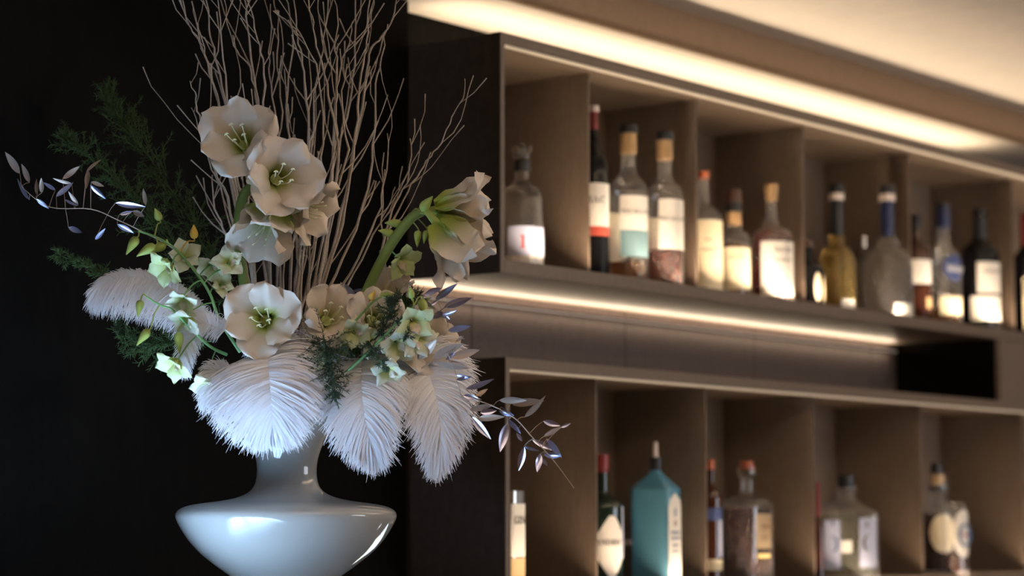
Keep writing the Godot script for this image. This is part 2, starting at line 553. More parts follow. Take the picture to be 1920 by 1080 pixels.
func shelves() -> void:
	shelf_unit("wall_shelf", "upper bronze bottle shelf with lit compartments, hung below the ceiling strip", 0.0, 3.2, UP_Y, 2.237, upper_cuts)
	shelf_unit("wall_shelf", "lower bronze bottle shelf with lit compartments, under the upper one", 0.016, 3.2, LOW_Y, 1.614, lower_cuts)
	# box between the two shelves further along
	var t := thing("cabinet_box", "bronze box closing the gap between the two shelves", "cabinet", Vector3(2.085, 1.614, 0))
	part("body", box_mesh(Vector3(0, 0.0005, WALL_Z + 0.001), Vector3(1.1, UP_Y - 1.6145, -0.012), 0.0006), M.dark_panel, t)
	part("front_panel", box_mesh(Vector3(0.0, 0.0005, -0.012), Vector3(1.1, UP_Y - 1.6145, 0.0), 0.0006), M.bronze, t)
	part("edge_strip", box_mesh(Vector3(0.0, 0.0005, 0.0), Vector3(0.02, UP_Y - 1.6145, 0.0015), 0.0005), M.bronze, t)
	for k in 2:
		var y: float = [UP_Y, LOW_Y][k] + 0.0135
		led(Vector3([0.02, 0.036][k], y, -0.016), 3.14, 0.010, Vector3(0, 0.85, -0.5), [1.65, 0.75][k], ["warm light strip in the front channel of the upper shelf", "warm light strip in the front channel of the lower shelf"][k], 2.0)
	led(Vector3(0.05, 2.2405, -0.20), 2.30, 0.13, Vector3.UP, 0.15, "warm light strip on top of the upper shelf", 2.0)
	led(Vector3(0.0, UP_Y - 0.024, -0.284), 2.05, 0.012, Vector3(0, 1, 0.3), 0.26, "warm light strip under the rear of the upper shelf", 0.5)
	area(0.05, Vector2(2.05, 0.012), Vector3(1.025, UP_Y - 0.030, -0.280), Vector3(0, -1, -0.5), WARM)
	# back counter under the lower shelf
	var b := thing("back_counter", "dark back bar counter under the bottle shelves", "counter", Vector3(0.1, 0, 0))
	part("body", box_mesh(Vector3(0, 0, WALL_Z + 0.001), Vector3(3.0, 0.76, 0.2), 0.002), M.dark_panel, b)
	part("worktop", box_mesh(Vector3(0, 0.76, WALL_Z + 0.001), Vector3(3.0, 0.80, 0.22), 0.003), M.room_wall, b)
	var s := thing("side_counter", "white stone topped side counter carrying the vase", "counter", Vector3(-4.45, 0, 0))
	part("body", box_mesh(Vector3(0, 0, -0.223), Vector3(3.84, COUNTER - 0.04, 0.36), 0.002), M.dark_panel, s)
	part("worktop", box_mesh(Vector3(0, COUNTER - 0.04, -0.223), Vector3(3.87, COUNTER, 0.385), 0.003), M.stone_top, s)
	# till screen on the back counter, mirrored in the bowl of the vase
	var n := Vector3(-0.87, 0.36, 0.34).normalized()
	var x := Vector3.UP.cross(n).normalized()
	var till := thing("till", "till with a lit touch screen on the back counter", "till", Vector3(0.21, 0.80, 0.0))
	till.basis = Basis(x, Vector3.UP, x.cross(Vector3.UP))
	part("foot", box_mesh(Vector3(-0.09, 0, -0.07), Vector3(0.09, 0.02, 0.07), 0.004), M.black_cap, till)
	part("post", box_mesh(Vector3(-0.02, 0.02, -0.03), Vector3(0.02, 0.13, -0.005), 0.003), M.black_cap, till)
	var tilt := Transform3D(Basis(Vector3.RIGHT, -asin(n.y)), Vector3(0, 0.14, 0.0))
	part("housing", box_mesh(Vector3(-0.17, -0.105, -0.02), Vector3(0.17, 0.105, 0.0), 0.004), M.black_cap, till, tilt)
	var scr := part("screen", box_mesh(Vector3(-0.16, -0.095, 0.0), Vector3(0.16, 0.095, 0.001)), glow("screen_grey", Color(0.55, 0.72, 0.70), 3.0), till, tilt)
	part("screen_bar", box_mesh(Vector3(-0.16, 0.04, 0.001), Vector3(0.16, 0.075, 0.0015)), glow("screen_blue", Color(0.30, 0.34, 0.9), 3.4), scr)
	part("screen_bar", box_mesh(Vector3(-0.16, -0.075, 0.001), Vector3(0.16, -0.035, 0.0015)), glow("screen_lime", Color(0.62, 0.75, 0.20), 3.8), scr)
	var sl := area(0.05, Vector2(0.32, 0.19), Vector3.ZERO, Vector3(0, 0, 1), Color(0.6, 0.75, 0.8), till)
	sl.transform = tilt * Transform3D(Basis(Vector3.UP, PI), Vector3(0, 0, 0.003))
	spot(Vector3(-0.15, 2.34, 0.95), Vector3(-0.72, 1.98, 0.18), 0.30, 17.0, "added unseen black spotlight warming the top of the bouquet")
	# added uplight out of view: washes the ceiling, warms flowers and shelf edges
	var u := thing("added_uplight", "added unseen long uplight washing the ceiling", "lamp", Vector3(-3.9, 2.06, 1.9))
	part("housing", box_mesh(Vector3(0, -0.04, -0.04), Vector3(7.6, 0, 0.04), 0.004), M.black_cap, u)
	part("light_diffuser", box_mesh(Vector3(0.01, 0, -0.034), Vector3(7.59, 0.003, 0.034)), glow("uplight_glow", WARM, 2.0), u)
	for k in [0.4, 3.8, 7.2]:
		part("cable", box_mesh(Vector3(k, 0.003, -0.001), Vector3(k + 0.002, CEIL - 2.06, 0.001)), M.silver_metal, u)
	area(10.0, Vector2(7.58, 0.068), Vector3(3.8, 0.006, 0), Vector3.UP, Color(1.0, 0.80, 0.58), u)

# small spotlight added for warmth: can, rim and glowing lens, aimed at a point
func spot(where: Vector3, target: Vector3, energy: float, cone: float, label: String) -> void:
	var t := thing("added_spotlight", label, "lamp", where)
	t.basis = Basis.looking_at(target - where, Vector3.UP)
	var can := Geo.new()
	var rs := []
	for q in [[0.03, -0.02], [0.032, -0.018], [0.032, 0.06], [0.024, 0.07]]:
		var r := PackedVector3Array()
		for i in 20:
			r.append(Vector3(cos(TAU * i / 20.0) * q[0], sin(TAU * i / 20.0) * q[0], q[1]))
		rs.append(r)
	can.rings(rs, false, true)
	part("can", can.mesh(), M.black_cap, t)
	var lens := Geo.new()
	rs = []
	for z in [-0.012, -0.010]:
		var r := PackedVector3Array()
		for i in 20:
			r.append(Vector3(cos(TAU * i / 20.0) * 0.028, sin(TAU * i / 20.0) * 0.028, z))
		rs.append(r)
	lens.rings(rs)
	part("lamp_lens", lens.mesh(), glow("spot_glow", WARM, 3.0), t)
	var up := Geo.new()
	up.tube(PackedVector3Array([t.transform.affine_inverse() * (where + Vector3(0, CEIL - where.y, 0)), Vector3(0, 0, 0.05)]), PackedFloat32Array([0.006, 0.006]), 8)
	part("stem", up.mesh(), M.black_cap, t)
	var l := SpotLight3D.new()
	l.name = "spot_light"
	t.add_child(l)
	l.position = Vector3(0, 0, -0.024)
	l.spot_angle = cone
	l.spot_angle_attenuation = 0.7
	l.spot_range = 8.0
	l.light_energy = energy
	l.light_size = 0.028
	l.light_color = WARM.linear_to_srgb()
	l.shadow_enabled = true

# ---------------------------------------------------------------- bottles
# outline pieces: [radius, height] points, as shares of the bottle's half width and height
func shoulder(r0: float, y0: float, r1: float, y1: float, r2: float, y2: float) -> Array:
	var out := []
	for i in 7:                            # convex from the body
		var a := PI * 0.5 * i / 6.0 * 0.86
		out.append([r1 + (r0 - r1) * cos(a), y0 + (y1 - y0) * sin(a)])
	for i in range(1, 6):                  # concave into the neck
		var k := i / 5.0
		var s := k * k * (3 - 2 * k)
		var last: Array = out[6]
		out.append([lerpf(last[0], r2, 1.0 - pow(1.0 - k, 2.0)), lerpf(last[1], y2, k)])
	return out

func ring_at(y: float, hx: float, hz: float, n: float, seg := 28) -> PackedVector3Array:
	var r := PackedVector3Array()
	for i in seg:
		var a := TAU * i / seg
		var cx := cos(a)
		var cz := -sin(a)
		var k := pow(pow(absf(cx) / hx, n) + pow(absf(cz) / hz, n), -1.0 / n)
		r.append(Vector3(cx * k, y, cz * k))
	return r

func prof_r(pr: Array, y: float) -> float:
	for i in pr.size() - 1:
		if y >= pr[i][1] and y <= pr[i + 1][1] and pr[i + 1][1] > pr[i][1]:
			return lerpf(pr[i][0], pr[i + 1][0], (y - pr[i][1]) / (pr[i + 1][1] - pr[i][1]))
	return pr[pr.size() - 1][0] if y > 0.5 else pr[0][0]

func square_at(o: Dictionary, y: float) -> float:
	var top: float = o.get("square_to", 0.6)
	return lerpf(o.get("n", 2.0), 2.0, smoothstep(top, top + 0.12, y))

func deep_at(o: Dictionary, y: float) -> float:
	var top: float = o.get("square_to", 0.6)
	return lerpf(o.get("deep", 1.0), 1.0, smoothstep(top - 0.02, top + 0.14, y))

func loft(o: Dictionary, y0: float, y1: float, grow: float, hh: float, rad: float) -> ArrayMesh:
	var g := Geo.new()
	var ys := [y0]
	for p in o.prof:
		if p[1] > y0 + 0.002 and p[1] < y1 - 0.002:
			ys.append(p[1])
	ys.append(y1)
	var rs := []
	for y in ys:
		var r: float = maxf(0.001, prof_r(o.prof, y) * rad * grow)
		rs.append(ring_at(y * hh, r, r * deep_at(o, y), square_at(o, y)))
	g.rings(rs)
	return g.mesh()

func label_mesh(o: Dictionary, l: Dictionary, hh: float, rad: float) -> ArrayMesh:
	var g := Geo.new()
	var rows := []
	var ny := 13
	var nx := 15
	for j in ny:
		var y: float = lerpf(l.y0, l.y1, float(j) / (ny - 1))
		var row := PackedVector3Array()
		var v := 2.0 * j / (ny - 1) - 1.0
		var wide := 1.0
		if l.get("shape", "") == "oval":
			wide = sqrt(maxf(0.0, 1.0 - v * v))
		elif l.get("shape", "") == "diamond":
			wide = 1.0 - 0.86 * pow(absf(v), 1.15)
		elif l.get("shape", "") == "arch" and v > 0.6:
			wide = sqrt(maxf(0.0, 1.0 - pow((v - 0.6) / 0.4, 2.0)))
		for i in nx:
			var t := 2.0 * i / (nx - 1) - 1.0
			var a: float = deg_to_rad(l.get("at", 0.0) + l.half * t * wide)
			var cx := sin(a)
			var cz := cos(a)
			var r: float = prof_r(o.prof, y) * rad
			var n := square_at(o, y)
			var k: float = pow(pow(absf(cx) / r, n) + pow(absf(cz) / (r * deep_at(o, y)), n), -1.0 / n) + l.get("out", 0.0006)
			row.append(Vector3(cx * k, y * hh, cz * k))
		rows.append(row)
	g.sheet(rows)
	return g.mesh()

func lettering(s: String, size: float, where: Vector3, turn: float, material: Material, parent: Node3D, bold := true) -> void:
	var tm := TextMesh.new()
	var f := SystemFont.new()
	f.font_names = PackedStringArray(["Droid Serif"])
	f.font_weight = 700 if bold else 400
	tm.font = f
	tm.text = s
	tm.font_size = 32
	tm.pixel_size = size / 32.0
	tm.depth = 0.0003
	part("lettering", tm, material, parent, Transform3D(Basis(Vector3.UP, turn), where))

func bottle(o: Dictionary) -> Node3D:
	var shelf: float = o.get("shelf", UP_FLOOR)
	var z: float = o.get("z", -0.13)
	var p := on_z(o.px, o.top, z)
	var rad: float = o.half * depth_of(p) / FOCAL
	var hh: float = p.y - shelf
	var t := thing(o.get("called", "bottle"), o.label, "bottle", Vector3(p.x, shelf + 0.0003, z), o.get("group", ""))
	t.rotation.y = o.get("turn", 0.0)
	var neck_end: float = o.get("glass_to", 0.9)
	part("glass", loft(o, 0.0, neck_end, 1.0, hh, rad), M[o.glass], t)
	if o.has("fill"):
		part("liquid", loft(o, 0.022, o.fill, o.get("inner", 0.90), hh, rad), M[o.liquid], t)
	for c in o.get("caps", []):
		var g := Geo.new()
		var rs := []
		for q in [[0.0, 0.94], [0.03, 1.0], [0.97, 1.0], [1.0, 0.93]]:
			var y: float = lerpf(c.y0, c.y1, q[0])
			rs.append(ring_at(y * hh, lerpf(c.r0, c.r1, q[0]) * q[1] * rad, lerpf(c.r0, c.r1, q[0]) * q[1] * rad, 2.0, 24))
		g.rings(rs)
		part(c.name, g.mesh(), M[c.m], t)
	for l in o.get("labels", []):
		var lb := part(l.get("name", "paper_label"), label_mesh(o, l, hh, rad), M[l.m], t)
		for w in l.get("text", []):
			var a := deg_to_rad(l.get("at", 0.0) + w.get("shift", 0.0))
			var r: float = prof_r(o.prof, w.y) * rad
			var n := square_at(o, w.y)
			var k: float = pow(pow(absf(sin(a)) / r, n) + pow(absf(cos(a)) / (r * deep_at(o, w.y)), n), -1.0 / n) + 0.0012
			lettering(w.s, w.size * hh, Vector3(sin(a) * k, w.y * hh, cos(a) * k), a, M[w.get("m", "ink")], lb)
	return t

func cap(called: String, y0: float, y1: float, r0: float, r1: float, m: String) -> Dictionary:
	return {"name": called, "y0": y0, "y1": y1, "r0": r0, "r1": r1, "m": m}

func whisky_outline(sh := 0.60, neck := 0.33) -> Array:
	return [[0.90, 0.0], [0.98, 0.006], [1.0, 0.02]] + shoulder(1.0, sh, 0.62, sh + 0.10, neck, sh + 0.17) + [[neck * 0.98, 0.92], [neck, 1.0]]

func bottles() -> void:
	# ---- upper shelf
	var dec := bottle({"px": 979, "top": 268, "half": 40, "z": -0.100, "glass": "full_clear", "glass_to": 0.84, "label": "clear decanter with a black collar and cut glass stopper", "called": "decanter",
		"prof": [[0.92, 0.0], [1.0, 0.012], [1.02, 0.25], [0.99, 0.45]] + shoulder(0.98, 0.52, 0.62, 0.66, 0.32, 0.72) + [[0.31, 0.88]],
		"caps": [cap("collar", 0.775, 0.86, 0.40, 0.40, "black_cap")],
		"labels": [{"y0": 0.10, "y1": 0.33, "half": 74.0, "m": "pale_blue_paper", "at": -20.0, "name": "printed_band", "text": [{"s": "l", "y": 0.2, "size": 0.13, "m": "red_ink", "shift": -32.0}]}, {"y0": 0.012, "y1": 0.10, "half": 178.0, "m": "paper", "name": "frosted_foot"}]})
	var dh: float = on_z(979, 268, -0.10).y - UP_FLOOR
	var dr: float = 40.0 * depth_of(on_z(979, 268, -0.10)) / FOCAL
	var st := Geo.new()
	st.rings([ring_at(dh * 0.86, dr * 0.3, dr * 0.3, 2.0, 16), ring_at(dh * 0.90, dr * 0.46, dr * 0.46, 2.0, 16), ring_at(dh * 0.915, dr * 0.30, dr * 0.30, 2.0, 16), ring_at(dh * 0.93, dr * 0.22, dr * 0.22, 2.0, 16)])
	for k in 3:                            # the knobs of the cut stopper
		var a := TAU * k / 3.0 + 0.4
		var q := Vector3(cos(a) * dr * 0.36, dh * 0.95, sin(a) * dr * 0.36)
		st.tube(PackedVector3Array([Vector3(0, dh * 0.91, 0), q * Vector3(0.6, 1, 0.6) - Vector3(0, dh * 0.015, 0), q, q + Vector3(cos(a) * 0.004, dh * 0.035, sin(a) * 0.004)]), PackedFloat32Array([dr * 0.14, dr * 0.17, dr * 0.2, dr * 0.07]), 8)
	part("stopper", st.mesh(), M.thick_glass, dec)

	bottle({"px": 1113, "top": 199, "half": 28, "z": -0.100, "glass": "black_glass", "label": "dark wine shaped bottle with white label, red band and red foil", "glass_to": 0.97,
		"prof": [[0.9, 0.0], [1.0, 0.015]] + shoulder(1.0, 0.60, 0.6, 0.72, 0.30, 0.83) + [[0.27, 1.0]],
		"caps": [cap("foil", 0.86, 0.985, 0.31, 0.29, "red_cap"), cap("foil_top", 0.965, 1.0, 0.36, 0.36, "white_cap")],
		"labels": [{"y0": 0.30, "y1": 0.545, "half": 85.0, "at": -40.0, "m": "paper", "text": [{"s": "MAC", "y": 0.45, "size": 0.05, "shift": -12.0}]}, {"y0": 0.245, "y1": 0.30, "half": 85.0, "at": -40.0, "m": "red_paper"}]})
	for k in 2:
		var names_ := ["MACALLAN", "MACALLAN"]
		bottle({"px": [1178, 1246][k], "top": [235, 248][k], "half": [36, 34][k], "z": [-0.10, -0.075][k], "turn": -0.12, "glass": "clear_glass", "glass_to": 0.84, "fill": [0.14, 0.24][k], "liquid": ["amber", "red_amber"][k],
			"label": ["whisky bottle with a white label over a teal band, nearly empty", "whisky bottle with one tall white label and red amber liquid"][k], "prof": whisky_outline(0.56, 0.40),
			"caps": [cap("cork_stopper", 0.82, 0.955, 0.44, 0.44, "cork"), cap("stopper_top", 0.945, 1.0, 0.52, 0.50, "black_cap")],
			"labels": ([{"y0": 0.33, "y1": 0.545, "half": 53.0, "at": -22.0, "m": "paper", "text": [{"s": names_[0], "y": 0.445, "size": 0.034, "shift": -4.0}]}, {"y0": 0.165, "y1": 0.33, "half": 52.0, "at": -22.0, "m": "teal_paper"}, {"y0": 0.15, "y1": 0.46, "half": 46.0, "at": 186.0, "m": "cream_paper", "name": "rear_label", "out": 0.0003}] if k == 0 else
				[{"y0": 0.235, "y1": 0.555, "half": 52.0, "at": -17.0, "m": "paper", "text": [{"s": names_[1], "y": 0.43, "size": 0.034, "shift": -6.0}]}, {"y0": 0.24, "y1": 0.46, "half": 40.0, "at": 188.0, "m": "cream_paper", "name": "rear_label", "out": 0.0003}])})
	bottle({"px": 1319, "top": 322, "half": 34, "z": -0.120, "glass": "clear_glass", "glass_to": 0.985, "fill": 0.10, "liquid": "dark_rum", "label": "slim clear bottle with a yellowed label, half hidden by a divider",
		"prof": whisky_outline(0.60, 0.30), "caps": [cap("stopper", 0.945, 1.0, 0.30, 0.33, "orange_cap")],
		"labels": [{"y0": 0.05, "y1": 0.60, "half": 78.0, "at": -44.0, "m": "cream_paper", "text": [{"s": "WHISKY", "y": 0.36, "size": 0.03}, {"s": "OLD", "y": 0.44, "size": 0.03}]}]})
	bottle({"px": 1375, "top": 357, "half": 31, "z": -0.100, "glass": "clear_glass", "glass_to": 0.80, "fill": 0.50, "liquid": "amber", "label": "short bottle with a dark brown stopper, tan collar and amber label",
		"prof": [[0.92, 0.0], [1.0, 0.015]] + shoulder(1.0, 0.50, 0.55, 0.62, 0.46, 0.68) + [[0.44, 1.0]],
		"caps": [cap("collar", 0.68, 0.80, 0.48, 0.48, "cork"), cap("band", 0.80, 0.875, 0.53, 0.53, "black_cap"), cap("stopper", 0.875, 1.0, 0.52, 0.50, "dark_brown_cap")],
		"labels": [{"y0": 0.075, "y1": 0.46, "half": 72.0, "at": -50.0, "m": "cream_paper", "text": [{"s": "RESERVE", "y": 0.37, "size": 0.03}]}]})
	bottle({"px": 1446, "top": 346, "half": 39, "z": -0.070, "glass": "clear_glass", "glass_to": 0.90, "fill": 0.585, "liquid": "red_amber", "label": "stout bottle of red amber spirit with a large cream label and pale cork",
		"prof": [[0.92, 0.0], [1.0, 0.015]] + shoulder(1.0, 0.54, 0.5, 0.625, 0.27, 0.72) + [[0.24, 0.84], [0.28, 0.90], [0.3, 1.0]],
		"caps": [cap("cork_stopper", 0.86, 1.0, 0.26, 0.34, "cork")],
		"labels": [{"y0": 0.04, "y1": 0.50, "half": 62.0, "at": -28.0, "m": "paper", "text": [{"s": "Special", "y": 0.43, "size": 0.045}, {"s": "BOURBON", "y": 0.34, "size": 0.03}]}]})
	bottle({"px": 1514, "top": 452, "half": 30, "z": -0.080, "glass": "black_glass", "glass_to": 0.97, "label": "dark bottle with two slim gold leaf labels beside a divider",
		"prof": whisky_outline(0.55, 0.35), "caps": [cap("stopper", 0.9, 1.0, 0.4, 0.4, "dark_brown_cap")],
		"labels": [{"y0": 0.07, "y1": 0.52, "half": 14.0, "at": -22.0, "m": "cream_paper", "shape": "oval"}, {"y0": 0.04, "y1": 0.50, "half": 20.0, "at": 28.0, "m": "cream_paper", "shape": "oval"}]})
	for k in 2:
		bottle({"px": [1568, 1663][k], "top": [347, 348][k], "half": [34, 46][k], "z": [-0.10, -0.07][k], "glass": ["gold_liquid", "full_clear"][k], "glass_to": 0.64,
			"label": ["round shouldered bottle of golden tequila with a tall black neck", "round shouldered clear tequila bottle with a tall navy neck"][k],
			"prof": [[0.94, 0.0], [1.0, 0.02], [0.98, 0.30]] + shoulder(0.97, 0.38, 0.30, 0.53, 0.40, 0.545) + [[0.43, 0.575], [0.34, 0.60], [0.24, 0.62], [0.24, 1.0]],
			"caps": [cap("neck_sleeve", 0.605, 0.90, 0.37 if k == 0 else 0.27, 0.36 if k == 0 else 0.27, ["black_cap", "navy_cap"][k]), cap("neck_band", 0.88, 0.935, 0.42 if k == 0 else 0.33, 0.42 if k == 0 else 0.33, "white_cap"), cap("stopper", 0.93, 1.0, 0.44 if k == 0 else 0.34, 0.42 if k == 0 else 0.33, "black_cap")],
			"labels": [{"y0": 0.02, "y1": 0.10, "half": 26.0, "at": -22.0, "m": "paper", "text": []}]})
	bottle({"px": 1618, "top": 375, "half": 23, "z": -0.16, "glass": "full_clear", "glass_to": 0.64, "label": "clear tequila bottle standing behind the navy necked one",
		"prof": [[0.94, 0.0], [1.0, 0.02]] + shoulder(0.97, 0.38, 0.30, 0.53, 0.40, 0.545) + [[0.24, 0.62], [0.24, 1.0]],
		"caps": [cap("stopper", 0.60, 0.70, 0.28, 0.28, "silver_metal")]})
	bottle({"px": 1717, "top": 403, "half": 26, "z": -0.100, "glass": "brown_glass", "glass_to": 0.95, "label": "small brown bottle with a pinkish label and black cap",
		"prof": whisky_outline(0.62, 0.34), "caps": [cap("cap", 0.87, 1.0, 0.36, 0.36, "black_cap")],
		"labels": [{"y0": 0.36, "y1": 0.58, "half": 70.0, "at": -30.0, "m": "paper"}, {"y0": 0.14, "y1": 0.24, "half": 40.0, "at": 20.0, "m": "tan_paper"}]})
	bottle({"px": 1768, "top": 381, "half": 31, "z": -0.090, "glass": "clear_glass", "glass_to": 0.82, "fill": 0.16, "liquid": "amber", "label": "clear bottle with blue cap, blue oval label and cream strip label",
		"prof": whisky_outline(0.52, 0.40), "caps": [cap("cap_sleeve", 0.80, 0.97, 0.44, 0.42, "navy_cap"), cap("cap_top", 0.95, 1.0, 0.42, 0.40, "black_cap")],
		"labels": [{"y0": 0.36, "y1": 0.58, "half": 44.0, "at": -22.0, "m": "blue_paper", "shape": "oval", "text": [{"s": "Islay", "y": 0.46, "size": 0.07, "m": "paper"}]}, {"y0": 0.09, "y1": 0.24, "half": 50.0, "at": -28.0, "m": "cream_paper"}, {"y0": 0.15, "y1": 0.55, "half": 24.0, "at": 196.0, "m": "gold_paper", "name": "rear_label"}]})
	bottle({"px": 1836, "top": 391, "half": 35, "z": -0.080, "glass": "black_glass", "glass_to": 0.97, "label": "black bottle with two white labels, one above the other",
		"prof": whisky_outline(0.60, 0.36), "caps": [cap("capsule", 0.72, 1.0, 0.40, 0.34, "black_cap")],
		"labels": [{"y0": 0.30, "y1": 0.55, "half": 49.0, "at": -25.0, "m": "paper", "text": [{"s": "ARDMORE", "y": 0.475, "size": 0.035}]}, {"y0": 0.08, "y1": 0.275, "half": 62.0, "at": -34.0, "m": "paper", "text": [{"s": "A", "y": 0.17, "size": 0.07, "shift": -6.0}]}]})
	bottle({"px": 1922, "top": 400, "half": 27, "z": -0.080, "glass": "black_glass", "glass_to": 0.97, "label": "dark bottle with a red capsule and narrow cream label",
		"prof": whisky_outline(0.58, 0.36), "caps": [cap("capsule", 0.66, 1.0, 0.40, 0.36, "red_cap")],
		"labels": [{"y0": 0.05, "y1": 0.47, "half": 38.0, "at": -40.0, "m": "cream_paper"}]})
	# ---- lower shelf
	var L := LOW_FLOOR
	bottle({"px": 957, "top": 921, "half": 21, "z": -0.080, "shelf": L, "called": "gift_carton", "glass": "silver_metal", "glass_to": 1.0, "label": "grey gift carton with a white printed label by the shelf end", "n": 8.0, "square_to": 2.0, "prof": [[1.0, 0.0], [1.0, 1.0]],
		"labels": [{"y0": 0.33, "y1": 0.87, "half": 50.0, "m": "paper", "text": [{"s": "GIN", "y": 0.7, "size": 0.10}]}, {"y0": 0.02, "y1": 0.32, "half": 50.0, "m": "tan_paper"}]})
	bottle({"px": 1128, "top": 852, "half": 40, "z": -0.110, "shelf": L, "glass": "dark_green_glass", "glass_to": 0.86, "label": "squat black gin bottle with a white diamond label and red stopper",
		"prof": [[0.92, 0.0], [1.0, 0.02]] + shoulder(1.0, 0.58, 0.6, 0.66, 0.30, 0.72) + [[0.28, 0.90]],
		"caps": [cap("stopper", 0.86, 1.0, 0.32, 0.34, "red_cap")],
		"labels": [{"y0": 0.06, "y1": 0.53, "half": 58.0, "at": -26.0, "m": "paper", "shape": "diamond", "text": [{"s": "HENDRICK'S", "y": 0.325, "size": 0.055}]}, {"y0": 0.2, "y1": 0.6, "half": 8.0, "at": 20.0, "m": "pale_blue_paper", "name": "seal_strip"}]})
	var gin := bottle({"px": 1229, "top": 829, "half": 41, "z": -0.085, "shelf": L, "turn": -1.5, "glass": "blue_glass", "glass_to": 0.83, "n": 7.0, "deep": 0.75, "square_to": 0.64, "label": "blue gin bottle with sloping shoulders, black pourer and tall white label",
		"prof": [[0.95, 0.0], [1.0, 0.01], [1.0, 0.655], [0.96, 0.675], [0.42, 0.765], [0.26, 0.79], [0.24, 0.83], [0.2, 1.0]],
		"caps": [cap("collar", 0.80, 0.89, 0.27, 0.30, "black_cap"), cap("pourer", 0.89, 1.0, 0.13, 0.09, "white_cap")],
		"labels": [{"y0": 0.03, "y1": 0.64, "half": 30.0, "at": 90.0, "m": "paper", "shape": "arch", "text": [{"s": "BOMBAY", "y": 0.36, "size": 0.030, "m": "blue_ink"}, {"s": "SAPPHIRE", "y": 0.32, "size": 0.026, "m": "blue_ink"}, {"s": "LONDON", "y": 0.27, "size": 0.022, "m": "blue_ink"}, {"s": "DRY GIN", "y": 0.23, "size": 0.022, "m": "blue_ink"}, {"s": "o", "y": 0.43, "size": 0.07, "m": "brown_ink"}, {"s": "#", "y": 0.50, "size": 0.08, "m": "blue_ink"}]}]})
	gin.set_meta("category", "bottle")
	bottle({"px": 1332, "top": 862, "half": 20, "z": -0.110, "shelf": L, "glass": "brown_glass", "glass_to": 0.95, "label": "slim dark bottle with pale blue bands and a small white price tag",
		"prof": whisky_outline(0.66, 0.34), "caps": [cap("stopper", 0.92, 1.0, 0.4, 0.36, "orange_cap")],
		"labels": [{"y0": 0.50, "y1": 0.60, "half": 80.0, "m": "blue_paper"}, {"y0": 0.20, "y1": 0.50, "half": 22.0, "at": 14.0, "m": "pale_blue_paper"}, {"y0": 0.09, "y1": 0.18, "half": 75.0, "m": "cream_paper", "name": "price_tag"}]})
	bottle({"px": 1400, "top": 865, "half": 48, "z": -0.090, "shelf": L, "glass": "clear_glass", "glass_to": 0.88, "fill": 0.605, "liquid": "dark_rum", "n": 4.0, "deep": 0.8, "square_to": 0.58, "label": "broad bottle of dark rum with a corked neck and tan label",
		"prof": [[0.95, 0.0], [1.0, 0.012]] + shoulder(1.0, 0.60, 0.45, 0.70, 0.26, 0.75) + [[0.24, 0.86], [0.32, 0.88], [0.32, 0.93]],
		"caps": [cap("neck_ring", 0.885, 0.955, 0.34, 0.34, "thick_glass"), cap("cork_stopper", 0.93, 1.0, 0.24, 0.26, "orange_cap")],
		"labels": [{"y0": 0.27, "y1": 0.555, "half": 34.0, "at": -4.0, "m": "tan_paper", "text": [{"s": "Barrel", "y": 0.45, "size": 0.075, "m": "brown_ink", "shift": -6.0}, {"s": "RUM", "y": 0.36, "size": 0.04, "m": "brown_ink"}, {"s": "o", "y": 0.51, "size": 0.06, "m": "red_ink", "shift": 20.0}]}, {"y0": 0.19, "y1": 0.225, "half": 30.0, "at": -4.0, "m": "gold_paper"}]})
	bottle({"px": 1533, "top": 905, "half": 11, "z": -0.070, "shelf": L, "glass": "brown_glass", "glass_to": 0.95, "label": "bottle with a long red neck behind the square tequila bottle",
		"prof": whisky_outline(0.50, 0.36), "caps": [cap("capsule", 0.62, 1.0, 0.40, 0.36, "red_cap")]})
	bottle({"px": 1586, "top": 891, "half": 57, "z": -0.085, "shelf": L, "turn": -0.91, "glass": "clear_glass", "glass_to": 0.88, "fill": 0.60, "liquid": "pale_liquid", "n": 6.0, "deep": 0.78, "square_to": 0.62, "label": "square clear tequila bottle with blue and white ornate labels and black cap",
		"prof": [[0.95, 0.0], [1.0, 0.012], [1.0, 0.60], [0.97, 0.64], [0.62, 0.70], [0.30, 0.76], [0.30, 0.83], [0.36, 0.84], [0.36, 0.90]],
		"caps": [cap("cap", 0.87, 1.0, 0.29, 0.27, "black_cap")],
		"labels": [{"y0": 0.08, "y1": 0.56, "half": 14.0, "at": -36.0, "m": "pale_blue_paper", "text": [{"s": "O", "y": 0.32, "size": 0.2, "m": "blue_ink"}, {"s": "*", "y": 0.5, "size": 0.12, "m": "ink"}]}, {"y0": 0.10, "y1": 0.58, "half": 15.0, "at": 36.0, "m": "pale_blue_paper", "text": [{"s": "O", "y": 0.33, "size": 0.2, "m": "ink"}, {"s": "*", "y": 0.48, "size": 0.14, "m": "ink"}]}, {"y0": 0.24, "y1": 0.36, "half": 12.0, "at": -8.0, "m": "paper", "out": 0.001, "text": [{"s": "=", "y": 0.29, "size": 0.05}]}]})
